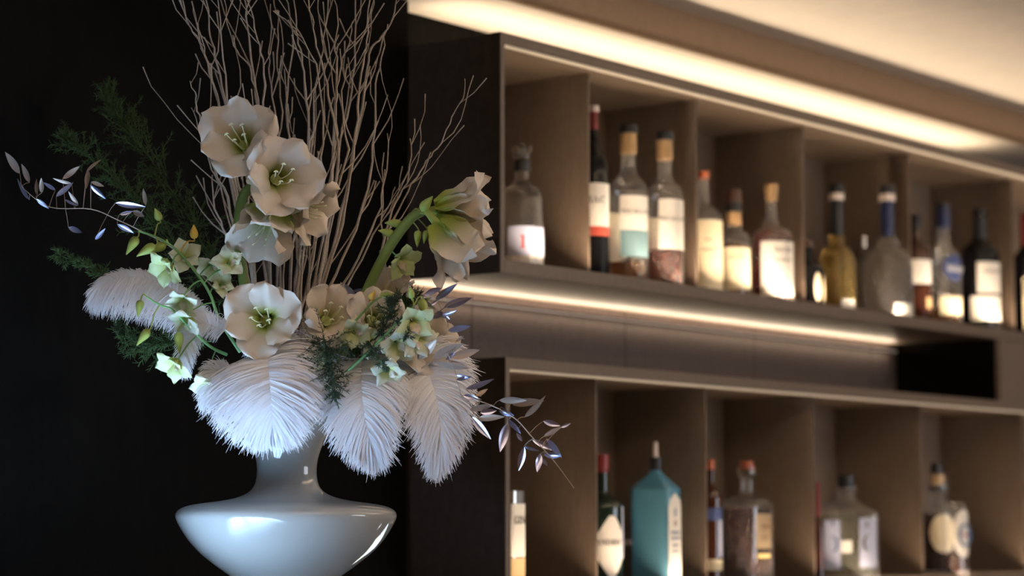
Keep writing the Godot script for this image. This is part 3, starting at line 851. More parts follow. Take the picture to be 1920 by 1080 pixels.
	bottle({"px": 1756, "top": 868, "half": 30, "z": -0.130, "shelf": L, "glass": "clear_glass", "glass_to": 0.90, "fill": 0.55, "liquid": "dark_rum", "label": "bottle of dark liqueur with a swing stopper and cream oval label",
		"prof": [[0.92, 0.0], [1.0, 0.015], [1.0, 0.52]] + shoulder(0.98, 0.54, 0.66, 0.62, 0.60, 0.68) + [[0.72, 0.74], [0.74, 0.82], [0.5, 0.90], [0.45, 0.95]],
		"caps": [cap("swing_stopper", 0.90, 1.0, 0.42, 0.34, "black_cap"), cap("neck_cork", 0.80, 0.89, 0.40, 0.45, "cork"), cap("neck_band", 0.74, 0.79, 0.5, 0.5, "black_cap")],
		"labels": [{"y0": 0.18, "y1": 0.54, "half": 52.0, "at": -38.0, "m": "cream_paper", "shape": "oval"}]})
	bottle({"px": 1790, "top": 940, "half": 23, "z": -0.045, "shelf": L, "glass": "clear_glass", "glass_to": 0.99, "fill": 0.30, "liquid": "dark_rum", "label": "small flask with a round white label ringed in blue",
		"prof": [[0.92, 0.0], [1.0, 0.02], [1.0, 0.80], [0.98, 0.9], [0.86, 0.97], [0.5, 1.0]],
		"labels": [{"y0": 0.22, "y1": 0.90, "half": 62.0, "at": -14.0, "m": "paper", "shape": "oval", "text": [{"s": "O", "y": 0.52, "size": 0.42, "m": "blue_ink"}, {"s": "~", "y": 0.54, "size": 0.3, "m": "red_ink"}]}]})

# ---------------------------------------------------------------- vase and flowers
const VW := 3.8          # distance of the vase's axis along the view

func curve(pts: Array, steps: int) -> PackedVector3Array:
	var out := PackedVector3Array()
	var n := pts.size()
	for i in n - 1:
		var p0: Vector3 = pts[maxi(i - 1, 0)]
		var p1: Vector3 = pts[i]
		var p2: Vector3 = pts[i + 1]
		var p3: Vector3 = pts[mini(i + 2, n - 1)]
		for k in steps:
			out.append(p1.cubic_interpolate(p2, p0, p3, float(k) / steps))
	out.append(pts[n - 1])
	return out

func path(px: Array, steps := 4) -> PackedVector3Array:
	var q := []
	for p in px:
		q.append(at(p[0], p[1], p[2]))
	return curve(q, steps)

func taper(n: int, r0: float, r1: float) -> PackedFloat32Array:
	var r := PackedFloat32Array()
	for i in n:
		r.append(lerpf(r0, r1, float(i) / maxf(1, n - 1)))
	return r

func pipe(pts: PackedVector3Array, r0: float, r1: float, sides := 6) -> ArrayMesh:
	var g := Geo.new()
	g.tube(pts, taper(pts.size(), r0, r1), sides)
	return g.mesh()

func frame_to(axis: Vector3, where: Vector3, roll := 0.0) -> Transform3D:
	var z := axis.normalized()
	var x := Vector3.UP.cross(z)
	x = x.normalized() if x.length() > 0.05 else rgt
	return Transform3D(Basis(x, z.cross(x), z).rotated(z, roll), where)

func vase() -> void:
	var axis := at(537, 966, VW)
	var s := VW / FOCAL
	# picture height, radius in picture units
	var out := [[1178, 0], [1178, 50], [1174, 54], [1160, 50], [1140, 46], [1128, 48], [1112, 62], [1095, 83], [1080, 103], [1064, 126], [1043, 153], [1028, 169], [1012, 183], [997, 193], [985, 200], [977, 204], [970, 206.3], [964, 206], [958.5, 203], [954, 197], [950, 187], [946.5, 172], [943.5, 152], [940.5, 128], [936, 103], [931, 86], [924, 72], [915, 63], [903, 58], [888, 56], [872, 56.5], [856, 59.5], [838, 65.5], [820, 73], [800, 84], [778, 98], [750, 116], [722, 134], [700, 146], [695, 148], [692, 146], [700, 140], [722, 128], [750, 110], [790, 82], [830, 60], [880, 46], [900, 44], [905, 0]]
	var dense := []
	var seq := []
	for p in out:
		seq.append(Vector3(p[1], p[0], 0))
	for p in curve(seq, 3):
		dense.append(p)
	var g := Geo.new()
	var rs := []
	for p in dense:
		var y: float = (966.0 - p.y) * s
		var r: float = maxf(0.0002, p.x * s)
		var ring := PackedVector3Array()
		for i in 72:
			ring.append(Vector3(cos(TAU * i / 72.0) * r, y, -sin(TAU * i / 72.0) * r))
		rs.append(ring)
	g.rings(rs, false, false)
	var base_y := axis.y - (1178.0 - 966.0) * s
	var t := thing("vase", "glossy white glass vase with a wide flattened bowl and flaring neck", "vase", Vector3(axis.x, COUNTER + 0.0003, axis.z))
	part("body", g.mesh(), M.vase_white, t, Transform3D(Basis.IDENTITY, Vector3(0, axis.y - COUNTER, 0)))
	# round stand that brings the foot up from the counter
	if base_y > COUNTER + 0.002:
		var h := Geo.new()
		h.rings([ring_at(0, 0.07, 0.07, 2.0, 48), ring_at(base_y - COUNTER - 0.0012, 0.06, 0.06, 2.0, 48)])
		part("foot", h.mesh(), M.vase_white, t)

# one petal that leaves the z axis at radius r0 and bends outwards along x
func petal_mesh(length: float, width: float, a0: float, a1: float, r0: float, ruffle: float, tip: float, seed_: int, throat: Color, limb: Color, reach := 0.4, bend := 1.35) -> ArrayMesh:
	var r := RandomNumberGenerator.new()
	r.seed = seed_
	var ph := r.randf() * TAU
	var ph2 := r.randf() * TAU
	var g := Geo.new()
	g.colored = true
	var ns := 16
	var nt := 10
	var x := r0
	var z := 0.0
	var rows := []
	var cols := []
	for j in ns + 1:
		var s := float(j) / ns
		var a := deg_to_rad(lerpf(a0, a1, pow(s, bend)))
		if j > 0:
			x += sin(a) * length / ns
			z += cos(a) * length / ns
		var nx := -cos(a)
		var nz := sin(a)
		var w := width * maxf(0.42 * (1.0 - s), pow(sin(PI * pow(s, 0.80) * 0.985 + 0.02), tip)) * (1.0 if s < 0.999 else 0.05)
		var row := PackedVector3Array()
		for i in nt + 1:
			var t := 2.0 * i / nt - 1.0
			var lift := -0.16 * width * t * t * (1.0 - 0.6 * s) - 0.06 * width * exp(-t * t * 30.0)
			lift += ruffle * length * t * t * s * (sin(s * 13.0 + ph + (1.6 if t > 0 else 0.0)) * 0.7 + sin(s * 24.0 + ph2 - t) * 0.35)
			lift += ruffle * 0.6 * length * s * s * sin(t * 3.0 + ph2)
			var y := w * t * (1.0 + 0.05 * sin(s * 21.0 + ph))
			row.append(Vector3(x + nx * lift, y, z + nz * lift))
		rows.append(row)
		var c := throat.lerp(limb, smoothstep(reach * 0.25, reach * 1.4, s))
		for i in nt + 1:
			var t := absf(2.0 * i / nt - 1.0)
			cols.append(c.lerp(throat, 0.14 * exp(-t * t * 9.0) * (1.0 - s)))
	g.sheet(rows)
	for i in cols.size():
		g.c[i] = cols[i]
	return g.mesh()

const GREEN_IN := Color(0.30, 0.36, 0.05)
const PETAL_W := Color(0.68, 0.58, 0.49)

func bloom(parent: Node3D, pos: Vector3, axis: Vector3, length: float, seed_: int, flare := 84.0, roll := 0.0, throat := GREEN_IN, base_at = null, wide := 1.0, bend := 1.35) -> Node3D:
	var b := Node3D.new()
	b.name = "bloom"
	parent.add_child(b, true)
	b.transform = frame_to(axis, pos, roll)
	var kinds := []
	for k in 3:
		kinds.append([petal_mesh(length, length * 0.47 * wide, 14, flare + 2, 0.006, 0.085, 0.46, seed_ + k, throat, PETAL_W, 0.4, bend), petal_mesh(length * 0.97, length * 0.36 * wide, 12, flare - 10, 0.0055, 0.095, 0.50, seed_ + 10 + k, throat, PETAL_W, 0.4, bend)])
	for i in 6:
		var jig := Basis(Vector3.BACK, TAU * i / 6.0 + (rng.randf() - 0.5) * 0.16) * Basis(Vector3.UP, (rng.randf() - 0.5) * 0.14)
		part("petal", kinds[i % 3][i % 2], M.petal, b, Transform3D(jig, Vector3(0, 0, 0.0015 * (i % 2))))
	# stamens and style
	for i in 5:
		var a := TAU * i / 5.0 + 0.4
		var q := []
		for j in 6:
			var s := j / 5.0
			q.append(Vector3(cos(a) * (0.003 + 0.011 * s), sin(a) * (0.003 + 0.011 * s) - 0.010 * s + 0.012 * s * s * s, length * 0.66 * s))
		var g := Geo.new()
		var pts := curve(q, 2)
		g.tube(pts, taper(pts.size(), 0.0011, 0.0008), 5)
		var e: Vector3 = q[5]
		g.tube(PackedVector3Array([e + Vector3(-0.0035, 0.0, 0.001), e + Vector3(-0.0015, 0.001, 0.002), e + Vector3(0.0015, 0.001, 0.002), e + Vector3(0.0035, -0.001, 0.001)]), PackedFloat32Array([0.0005, 0.0014, 0.0014, 0.0005]), 6)
		part("stamen", g.mesh(), M.stamen, b)
	# the green tube behind the petals and the short stem that carries it
	var back: Vector3 = b.transform.affine_inverse() * base_at if base_at != null else Vector3(0, 0, -0.05)
	var tq := curve([Vector3(0, 0, 0.012), Vector3(0, 0, -0.014), back * 0.5 + Vector3(0, 0, -0.012), back], 3)
	var tg := Geo.new()
	var rad := PackedFloat32Array()
	for i in tq.size():
		rad.append(0.0085 if i == 0 else lerpf(0.0078, 0.0045, minf(1.0, i / 5.0)))
	tg.tube(tq, rad, 9)
	part("flower_tube", tg.mesh(), M.green_leaf, b)
	return b

func amaryllis(label: String, stalk: Array, head: Array, list: Array) -> Node3D:
	var h := at(head[0], head[1], head[2])
	var t := thing("amaryllis", label, "flower", Vector3.ZERO, "amaryllis flowers in the vase")
	if stalk.size() > 1:
		part("stalk", pipe(path(stalk, 5), 0.0085, 0.0075, 12), M.stalk, t)
	for l in list:
		var p := at(l.p[0], l.p[1], l.p[2])
		bloom(t, p, dir(l.d[0], l.d[1], l.d[2]), l.get("len", 0.088), l.seed, l.get("flare", 84.0), l.get("roll", 0.0), l.get("throat", GREEN_IN), h, l.get("wide", 1.0), l.get("bend", 1.35))
	return t

# ---- orchid sprays
const ORCHID_IN := Color(0.50, 0.56, 0.20)
const ORCHID_OUT := Color(0.70, 0.70, 0.56)
const ORCHID_GREEN := Color(0.55, 0.66, 0.28)

func floret(parent: Node3D, pos: Vector3, axis: Vector3, size: float, seed_: int, stem_at: Vector3, limb := ORCHID_OUT) -> void:
	var f := Node3D.new()
	f.name = "floret"
	parent.add_child(f, true)
	f.transform = frame_to(axis, pos, (seed_ % 7) * 0.3)
	var a := petal_mesh(size, size * 0.40, 30, 105, 0.0015, 0.05, 0.85, seed_, ORCHID_IN, limb, 0.5)
	var b := petal_mesh(size * 0.95, size * 0.34, 24, 90, 0.0015, 0.07, 0.95, seed_ + 1, ORCHID_IN, limb, 0.5)
	for i in 5:
		part("petal", a if i % 2 == 0 else b, M.orchid, f, Transform3D(Basis(Vector3.BACK, TAU * i / 5.0 + PI / 2), Vector3(0, 0, 0.001 * (i % 2))))
	part("lip", petal_mesh(size * 0.62, size * 0.2, 2, 60, 0.002, 0.12, 0.7, seed_ + 2, Color(0.75, 0.72, 0.30), PETAL_W, 0.4), M.orchid, f, Transform3D(Basis(Vector3.BACK, -PI / 2), Vector3.ZERO))
	var back := f.transform.affine_inverse() * stem_at
	var q := curve([Vector3(0, 0, 0.004), Vector3(0, 0, -0.006), back * 0.6 + Vector3(0, 0.004, -0.003), back], 3)
	part("pedicel", pipe(q, 0.0014, 0.0011, 6), M.spray_stem, f)

func bud(parent: Node3D, pos: Vector3, toward: Vector3, size: float, stem_at: Vector3, m: Material) -> void:
	var g := Geo.new()
	var z := toward.normalized()
	var bend := Vector3.DOWN * size * 0.12
	var q := []
	var rad := PackedFloat32Array()
	for j in 10:
		var s := j / 9.0
		q.append(pos + z * size * s + bend * s * s)
		rad.append(maxf(0.0003, size * 0.24 * sin(PI * pow(s, 0.62)) * (1.0 - 0.25 * s) + 0.0008))
	g.tube(PackedVector3Array(q), rad, 9)
	g.tube(curve([stem_at, stem_at.lerp(pos, 0.5) + Vector3.UP * 0.006, pos - z * 0.003, pos + z * 0.002], 3), taper(10, 0.0011, 0.0012), 5)
	part("bud", g.mesh(), m, parent)

func spray(label: String, stem: Array, florets: Array, buds: Array) -> void:
	var t := thing("orchid_spray", label, "flower", Vector3.ZERO, "orchid sprays in the vase")
	var pts := path(stem, 6)
	part("stem", pipe(pts, 0.0026, 0.0013, 8), M.spray_stem, t)
	for i in florets.size():
		var f: Array = florets[i]
		var p := at(f[0], f[1], f[2])
		floret(t, p, dir(f[3], f[4], f[5]), f[6] * 1.15 * VW / FOCAL, 100 + i * 3 + int(f[0]), nearest(pts, p), ORCHID_GREEN.lerp(ORCHID_OUT, f[7] if f.size() > 7 else 0.8))
	for b in buds:
		var p := at(b[0], b[1], b[2])
		bud(t, p, at(b[3], b[4], b[2] - 0.01) - p, at(b[3], b[4], b[2]).distance_to(p), nearest(pts, p), M.orange_bud if b.size() > 5 else M.green_leaf)

func nearest(pts: PackedVector3Array, p: Vector3) -> Vector3:
	var best := pts[0]
	for q in pts:
		if q.distance_squared_to(p) < best.distance_squared_to(p):
			best = q
	return best

# ---- plumes
func plume(label: String, mid: Array, o: Dictionary) -> void:
	var r := RandomNumberGenerator.new()
	r.seed = o.get("seed", 3)
	var t := thing("ostrich_feather", label, "feather", Vector3.ZERO, "white ostrich feathers in the vase")
	var pts := path(mid, 12)
	part("shaft", pipe(pts, o.get("shaft", 0.0011), 0.0005, 6), M.quill, t)
	var n0: Vector3 = o.face
	var droop: Vector3 = o.get("droop", Vector3.DOWN)
	var count: int = o.get("count", 200)
	var layers: int = o.get("layers", 3)
	var steps := 10
	var g := Geo.new()
	var total := pts.size() - 1
	for layer in layers:
		for k in count:
			var s := (k + r.randf()) / count
			var fi := s * total
			var i0 := mini(int(fi), total - 1)
			var p := pts[i0].lerp(pts[i0 + 1], fi - i0)
			var tan_ := (pts[i0 + 1] - pts[i0]).normalized()
			var nn := (n0 - tan_ * n0.dot(tan_)).normalized()
			var side := nn.cross(tan_).normalized()
			for sg in [-1.0, 1.0]:
				var ln: float = _along(o.long_a if sg < 0 else o.long_b, s) * VW / FOCAL * (r.randf_range(0.78, 1.04) if r.randf() < 0.93 else r.randf_range(1.0, 1.15))
				var a: float = deg_to_rad(_along(o.angle, s) + r.randfn() * lerpf(4.0, 9.0, s))
				var d: Vector3 = (side * sg * cos(a) + tan_ * sin(a)).normalized()
				var wob := Vector3(r.randf_range(-1, 1), r.randf_range(-1, 1), r.randf_range(-1, 1)) * 0.34
				var q := p + nn * (r.randf_range(-0.5, 1.0) * 0.0035)
				var hw: float = o.get("wide", 0.0011) * r.randf_range(0.7, 1.2)
				var roll := r.randf_range(-0.45, 0.45)
				var last := -1
				for j in steps + 1:
					var u := float(j) / steps
					var dd: Vector3 = (d + droop * o.get("sag", 0.8) * u * u + nn * (o.get("puff", 0.35) * (1.0 - 2.6 * u)) + wob * u * u * (1.0 + 2.0 * maxf(0.0, u - 0.7))).normalized()
					if j > 0:
						q += dd * ln / steps
					var wd: Vector3 = nn.cross(dd).normalized() .rotated(dd, roll) * hw * (1.0 - 0.88 * pow(u, 1.4))
					g.v.append(q - wd)
					g.v.append(q + wd)
					var up: Vector3 = dd.cross(wd).normalized()
					if up.dot(nn) < 0.0:
						up = -up
					g.n.append(up)
					g.n.append(up)
					g.c.append(Color.WHITE)
					g.c.append(Color.WHITE)
					g.uv.append(Vector2(0, u))
					g.uv.append(Vector2(1, u))
					var m := g.v.size() - 2
					if last >= 0:
						g.ix.append_array(PackedInt32Array([last, last + 1, m, last + 1, m + 1, m]))
					last = m
	part("barbs", g.mesh(), M.feather_white, t).set_meta("kind", "stuff")

func _along(a: Array, s: float) -> float:
	var f := s * (a.size() - 1)
	var i := mini(int(f), a.size() - 2)
	return lerpf(a[i], a[i + 1], f - i)

# ---- leaves
func leaf_mesh(width: float, bendy: float, fold: float) -> ArrayMesh:
	var g := Geo.new()
	var rows := []
	for j in 11:
		var s := j / 10.0
		var w := width * pow(sin(PI * pow(s, 0.78)), 0.9) + 0.004
		var row := PackedVector3Array()
		for i in 5:
			var t := i / 2.0 - 1.0
			row.append(Vector3(w * t, s - 0.06 * bendy * s * s, bendy * 0.28 * s * s + fold * absf(t) * w))
		rows.append(row)
	g.sheet(rows)
	return g.mesh()

var leaf_shapes := []

func sprig(label: String, stem: Array, leaves: Array, group: String, copper: Array = [], loose := 1.0) -> void:
	var t := thing("leaf_sprig", label, "foliage", Vector3.ZERO, group)
	var pts := path(stem, 5)
	part("stem", pipe(pts, 0.0012, 0.0005, 6), M.copper_leaf, t)
	if leaf_shapes.is_empty():
		for k in 6:
			leaf_shapes.append(leaf_mesh(0.105 + 0.012 * k, -0.5 + 0.32 * k, 0.25 + 0.08 * (k % 3)))
	for i in leaves.size():
		var l: Array = leaves[i]
		var a := at(l[0], l[1], l[4])
		var b := at(l[2], l[3], l[4] + rng.randf_range(-0.02, 0.02))
		var y := b - a
		var face := (dir(-0.25 + loose * rng.randf_range(-0.5, 0.55), -0.33 + loose * rng.randf_range(-0.55, 0.6), 1.0))
		var x := y.cross(face).normalized() * y.length()
		var z := x.cross(y).normalized() * y.length()
		part("leaf", leaf_shapes[rng.randi() % 6], M.copper_leaf if i in copper else M.silver_leaf, t, Transform3D(Basis(x, y, z), a))
		var st := nearest(pts, a)
		if st.distance_to(a) > 0.003:
			part("leaf_stalk", pipe(PackedVector3Array([st, st.lerp(a, 0.5) + Vector3(0, 0.002, 0), a]), 0.0005, 0.0004, 4), M.copper_leaf, t)

func conifer(label: String, stem: Array, spread: float, density: int, m: Material, seed_: int, group: String, needle := 0.007) -> void:
	var r := RandomNumberGenerator.new()
	r.seed = seed_
	var t := thing("conifer_sprig", label, "foliage", Vector3.ZERO, group)
	var pts := path(stem, 6)
	part("stem", pipe(pts, 0.0014, 0.0006, 5), m, t)
	var g := Geo.new()
	for k in density:
		var s := r.randf_range(0.05, 1.0)
		var fi := s * (pts.size() - 1)
		var i0 := mini(int(fi), pts.size() - 2)
		var p := pts[i0].lerp(pts[i0 + 1], fi - i0)
		var tan_ := (pts[i0 + 1] - pts[i0]).normalized()
		var d := (tan_ * 0.9 + Vector3(r.randfn(), r.randfn(), r.randfn()) * 0.75).normalized()
		var ln := spread * (1.15 - 0.75 * s) * r.randf_range(0.5, 1.0)
		var q := p
		var prev := p
		for j in 7:
			d = (d + Vector3(r.randfn(), r.randfn() + 0.25, r.randfn()) * 0.13).normalized()
			q = prev + d * ln / 7.0
			g.tube(PackedVector3Array([prev, q]), PackedFloat32Array([0.00045, 0.0004]), 3)
			for z in 3:
				var nd := (d * 0.9 + Vector3(r.randfn(), r.randfn(), r.randfn()) * 0.6).normalized()
				g.tube(PackedVector3Array([q, q + nd * needle * 0.55, q + nd * needle]), PackedFloat32Array([0.0004, 0.0005, 0.0001]), 3)
			prev = q
	part("needles", g.mesh(), m, t).set_meta("kind", "stuff")

# ---- birch twigs
func birch(pl: Array, r0: float, twigs: int, label: String) -> void:
	var t := thing("birch_branch", label, "branch", Vector3.ZERO, "whitewashed birch branches in the vase")
	var raw := path(pl, 4)
	var pts := PackedVector3Array()
	var rad := PackedFloat32Array()
	for i in raw.size():
		var s := float(i) / (raw.size() - 1)
		var j := 0.0022 if i > 0 else 0.0
		pts.append(raw[i] + Vector3(rng.randf_range(-j, j), 0, rng.randf_range(-j, j)))
		rad.append(lerpf(r0, r0 * 0.30, s) * (1.18 if i % 4 == 0 else 0.96))
	var g := Geo.new()
	g.tube(pts, rad, 6)
	part("stem", g.mesh(), M.twig, t)
	for k in twigs:
		var i := rng.randi_range(int(pts.size() * 0.30), pts.size() - 2)
		var tan_ := (pts[i + 1] - pts[i]).normalized()
		var out := (rgt * (1.0 if rng.randf() < 0.5 else -1.0) + fwd * rng.randf_range(-0.6, 0.6)).normalized()
		var q := [pts[i]]
		var d := (tan_ + out * rng.randf_range(0.35, 0.75)).normalized()
		var ln := rng.randf_range(0.018, 0.036)
		for j in rng.randi_range(2, 5):
			q.append(q[-1] + d * ln)
			d = (d * 0.8 + tan_ * 0.34 + Vector3(rng.randf_range(-0.22, 0.22), 0.04, rng.randf_range(-0.22, 0.22))).normalized()
		var tp := PackedVector3Array(q)
		var tr := PackedFloat32Array()
		for j in tp.size():
			tr.append(lerpf(rad[i] * 0.55, 0.0006, float(j) / (tp.size() - 1)) * (1.25 if j == 1 else 1.0))
		tr[tr.size() - 1] = 0.0011
		var tg := Geo.new()
		tg.tube(tp, tr, 5)
		part("twig", tg.mesh(), M.twig, t)

func flowers() -> void:
	mat("orange_bud", Color(0.62, 0.36, 0.05), 0.5)
	vase()
	# ---- birch: picture points from the vase upwards, with distance
	var stems := [
		[[470, 640, 3.82], [468, 540, 3.84], [440, 370, 3.86], [418, 240, 3.87], [400, 150, 3.87], [375, 78, 3.87], [352, 42, 3.87], [341, -12, 3.87]],
		[[480, 640, 3.80], [462, 500, 3.80], [430, 330, 3.80], [412, 200, 3.81], [390, 120, 3.82], [373, 62, 3.82], [361, 14, 3.82]],
		[[490, 640, 3.85], [478, 520, 3.86], [442, 350, 3.88], [422, 190, 3.9], [405, 105, 3.9], [393, 55, 3.9], [385, -12, 3.9]],
		[[490, 640, 3.78], [470, 470, 3.78], [440, 300, 3.79], [424, 170, 3.8], [414, 60, 3.8], [408, -12, 3.8]],
		[[500, 640, 3.83], [505, 480, 3.84], [496, 300, 3.85], [482, 185, 3.86], [467, 125, 3.86], [446, 96, 3.86], [426, 46, 3.86], [420, -12, 3.86]],
		[[500, 640, 3.87], [500, 470, 3.9], [494, 310, 3.92], [480, 180, 3.93], [468, 90, 3.93], [462, 30, 3.93], [453, -12, 3.93]],
		[[512, 640, 3.80], [505, 450, 3.8], [492, 300, 3.8], [496, 160, 3.8], [490, 98, 3.8], [476, 52, 3.8], [464, -12, 3.8]],
		[[520, 640, 3.85], [525, 470, 3.87], [522, 270, 3.9], [508, 160, 3.9], [505, 98, 3.9], [508, 8, 3.9]],
		[[545, 640, 3.83], [560, 480, 3.84], [580, 270, 3.85], [572, 170, 3.86], [565, 105, 3.86], [557, 58, 3.86], [552, -12, 3.86]],
		[[560, 640, 3.80], [605, 500, 3.8], [634, 300, 3.8], [621, 200, 3.8], [605, 122, 3.8], [592, 76, 3.8], [584, 30, 3.8], [574, -12, 3.8]],
		[[540, 640, 3.87], [562, 520, 3.9], [575, 400, 3.92], [586, 240, 3.94], [592, 160, 3.94], [601, 110, 3.94], [612, 42, 3.94], [628, -12, 3.94]],
		[[560, 640, 3.86], [592, 540, 3.87], [619, 400, 3.88], [626, 260, 3.89], [630, 140, 3.9], [625, 82, 3.9], [597, 27, 3.9]],
		[[560, 640, 3.82], [582, 560, 3.82], [612, 400, 3.82], [630, 250, 3.82], [632, 180, 3.82], [641, 122, 3.82], [655, 80, 3.82], [661, 40, 3.82]],
		[[570, 640, 3.79], [604, 540, 3.79], [642, 420, 3.79], [660, 300, 3.79], [672, 200, 3.8], [680, 120, 3.8], [688, 60, 3.8], [694, -12, 3.8]],
		[[565, 640, 3.84], [600, 540, 3.85], [640, 400, 3.86], [668, 260, 3.87], [686, 150, 3.87], [695, 92, 3.87], [716, 70, 3.87], [736, 34, 3.87], [746, -12, 3.87]],
		[[580, 640, 3.86], [620, 540, 3.87], [665, 430, 3.88], [694, 330, 3.89], [702, 220, 3.89], [708, 140, 3.89], [718, 98, 3.89], [725, 45, 3.89]],
		[[590, 640, 3.81], [660, 590, 3.82], [705, 500, 3.83], [740, 410, 3.84], [772, 345, 3.84], [801, 302, 3.84], [826, 268, 3.84], [846, 220, 3.84], [865, 186, 3.84], [871, 148, 3.84]],
		[[590, 640, 3.83], [690, 560, 3.84], [718, 450, 3.85], [742, 380, 3.86], [766, 330, 3.86], [771, 260, 3.86]],
		[[480, 640, 3.76], [455, 520, 3.76], [425, 370, 3.76], [402, 320, 3.76], [384, 246, 3.76], [370, 208, 3.76], [367, 180, 3.76], [356, 152, 3.76]],
		[[480, 640, 3.86], [462, 540, 3.86], [436, 440, 3.86], [412, 350, 3.86], [394, 308, 3.86], [376, 252, 3.86], [360, 202, 3.86]],
		[[490, 640, 3.88], [458, 520, 3.9], [424, 440, 3.9], [404, 392, 3.9], [397, 328, 3.9]],
		[[580, 640, 3.78], [640, 540, 3.78], [696, 432, 3.78], [722, 345, 3.78], [727, 250, 3.78]],
		[[580, 640, 3.90], [650, 540, 3.92], [700, 440, 3.93], [722, 400, 3.93], [742, 350, 3.93]],
		[[550, 640, 3.91], [580, 520, 3.93], [606, 380, 3.95], [648, 220, 3.97], [664, 120, 3.98], [668, -12, 3.98]],
		[[535, 640, 3.90], [545, 500, 3.92], [556, 360, 3.95], [538, 200, 3.96], [548, 90, 3.97], [535, -12, 3.97]],
		[[520, 640, 3.91], [520, 500, 3.94], [510, 340, 3.96], [528, 210, 3.97], [520, 100, 3.98], [524, 20, 3.98]],
		[[575, 640, 3.76], [600, 520, 3.76], [626, 380, 3.76], [652, 280, 3.76], [640, 190, 3.76], [652, 120, 3.76]],
		[[550, 640, 3.77], [556, 540, 3.77], [570, 430, 3.77], [600, 320, 3.78], [606, 220, 3.78], [590, 120, 3.78], [560, 60, 3.78], [512, 20, 3.78]],
	]
	var apart := {13: "thickest whitewashed birch branch, rising straight in front of the black panelling", 16: "longest leaning birch branch, its tip against the side of the upper shelf", 17: "short birch branch leaning beside the right hand amaryllis stalk", 18: "birch branch bending out beside the topmost amaryllis bloom, in front of the others", 20: "short birch branch ending beside the fern frond", 22: "short birch branch leaning low over the silver leaves"}
	for i in stems.size():
		var thick: float = [0.0026, 0.0021, 0.0030][i % 3] * (1.45 if i == 13 else 1.0)
		birch(stems[i], thick, [4, 3, 5][i % 3], apart.get(i, "whitewashed birch branch with forked twigs rising out of the vase"))
	for i in 16:                       # shorter ones packed at the heart of the bundle
		var x0 := 470.0 + i * 8.0 + rng.randf_range(-5, 5)
		var w := rng.randf_range(3.76, 3.95)
		var x1 := x0 + (x0 - 540.0) * rng.randf_range(0.5, 1.1) + rng.randf_range(-25, 25)
		var y1 := rng.randf_range(120, 380)
		birch([[x0, 640, w], [lerpf(x0, x1, 0.3) + rng.randf_range(-8, 8), lerpf(640, y1, 0.35), w], [lerpf(x0, x1, 0.7) + rng.randf_range(-12, 12), lerpf(640, y1, 0.7), w + 0.02], [x1, y1, w + 0.03]], rng.randf_range(0.0015, 0.0025), 3, "whitewashed birch branch with forked twigs rising out of the vase")

	# ---- amaryllis
	amaryllis("tall amaryllis with four white blooms in front of the birch twigs", [[478, 660, 3.72], [462, 560, 3.72], [447, 440, 3.72], [455, 370, 3.72], [478, 345, 3.72]], [478, 345, 3.72], [
		{"p": [461, 278, 3.665], "d": [-0.16, 0.36, 1.0], "seed": 11, "roll": 0.5, "len": 0.088},
		{"p": [512, 338, 3.655], "d": [0.42, 0.10, 1.0], "seed": 21, "roll": 0.1, "len": 0.090},
		{"p": [505, 396, 3.67], "d": [-0.25, -1.0, 0.75], "seed": 31, "roll": 0.9, "len": 0.086, "flare": 62.0},
		{"p": [545, 372, 3.72], "d": [0.9, -0.42, 0.35], "seed": 41, "roll": 0.3, "len": 0.080, "flare": 66.0}])
	amaryllis("amaryllis leaning to the right with two white trumpet blooms seen from the side", [[640, 665, 3.72], [668, 590, 3.70], [720, 480, 3.69], [765, 415, 3.68], [792, 396, 3.68]], [792, 396, 3.68], [
		{"p": [816, 394, 3.67], "d": [1.0, 0.10, 0.02], "seed": 51, "roll": 0.2, "len": 0.100, "flare": 74.0, "wide": 0.66, "bend": 2.4},
		{"p": [818, 418, 3.65], "d": [0.62, -0.80, 0.12], "seed": 61, "roll": 0.7, "len": 0.106, "flare": 66.0, "wide": 0.72, "bend": 2.2}])
	amaryllis("open white amaryllis bloom with a green throat above the large round feather", [[500, 690, 3.70], [500, 640, 3.69], [500, 620, 3.68]], [500, 622, 3.68], [{"p": [500, 601, 3.625], "d": [-0.06, 0.10, 1.0], "seed": 71, "roll": 0.4, "len": 0.082, "throat": Color(0.40, 0.50, 0.06)}])
	amaryllis("white amaryllis bloom tucked at the foot of the birch twigs", [[600, 700, 3.72], [606, 640, 3.71], [608, 625, 3.70]], [608, 625, 3.70], [{"p": [606, 606, 3.66], "d": [0.45, 0.35, 0.9], "seed": 81, "roll": 0.2, "len": 0.070, "throat": Color(0.55, 0.52, 0.20)}])
	amaryllis("white amaryllis bloom beside the dark conifer tips", [[690, 700, 3.73], [690, 660, 3.72], [690, 630, 3.72]], [690, 630, 3.72], [{"p": [694, 606, 3.68], "d": [0.3, 0.3, 0.9], "seed": 91, "roll": 0.6, "len": 0.066}])
	amaryllis("white amaryllis bloom low on the right above the hanging feathers", [[770, 720, 3.75], [775, 690, 3.74], [778, 670, 3.73]], [778, 670, 3.73], [{"p": [782, 650, 3.69], "d": [0.45, 0.25, 0.85], "seed": 95, "roll": 0.1, "len": 0.070}])
	amaryllis("white amaryllis bloom turned away beside the lit shelf", [[700, 640, 3.80], [712, 600, 3.80], [716, 575, 3.80]], [716, 575, 3.80], [{"p": [722, 562, 3.80], "d": [0.25, 0.8, -0.3], "seed": 98, "roll": 0.1, "len": 0.056, "flare": 60.0, "throat": Color(0.55, 0.45, 0.2)}])

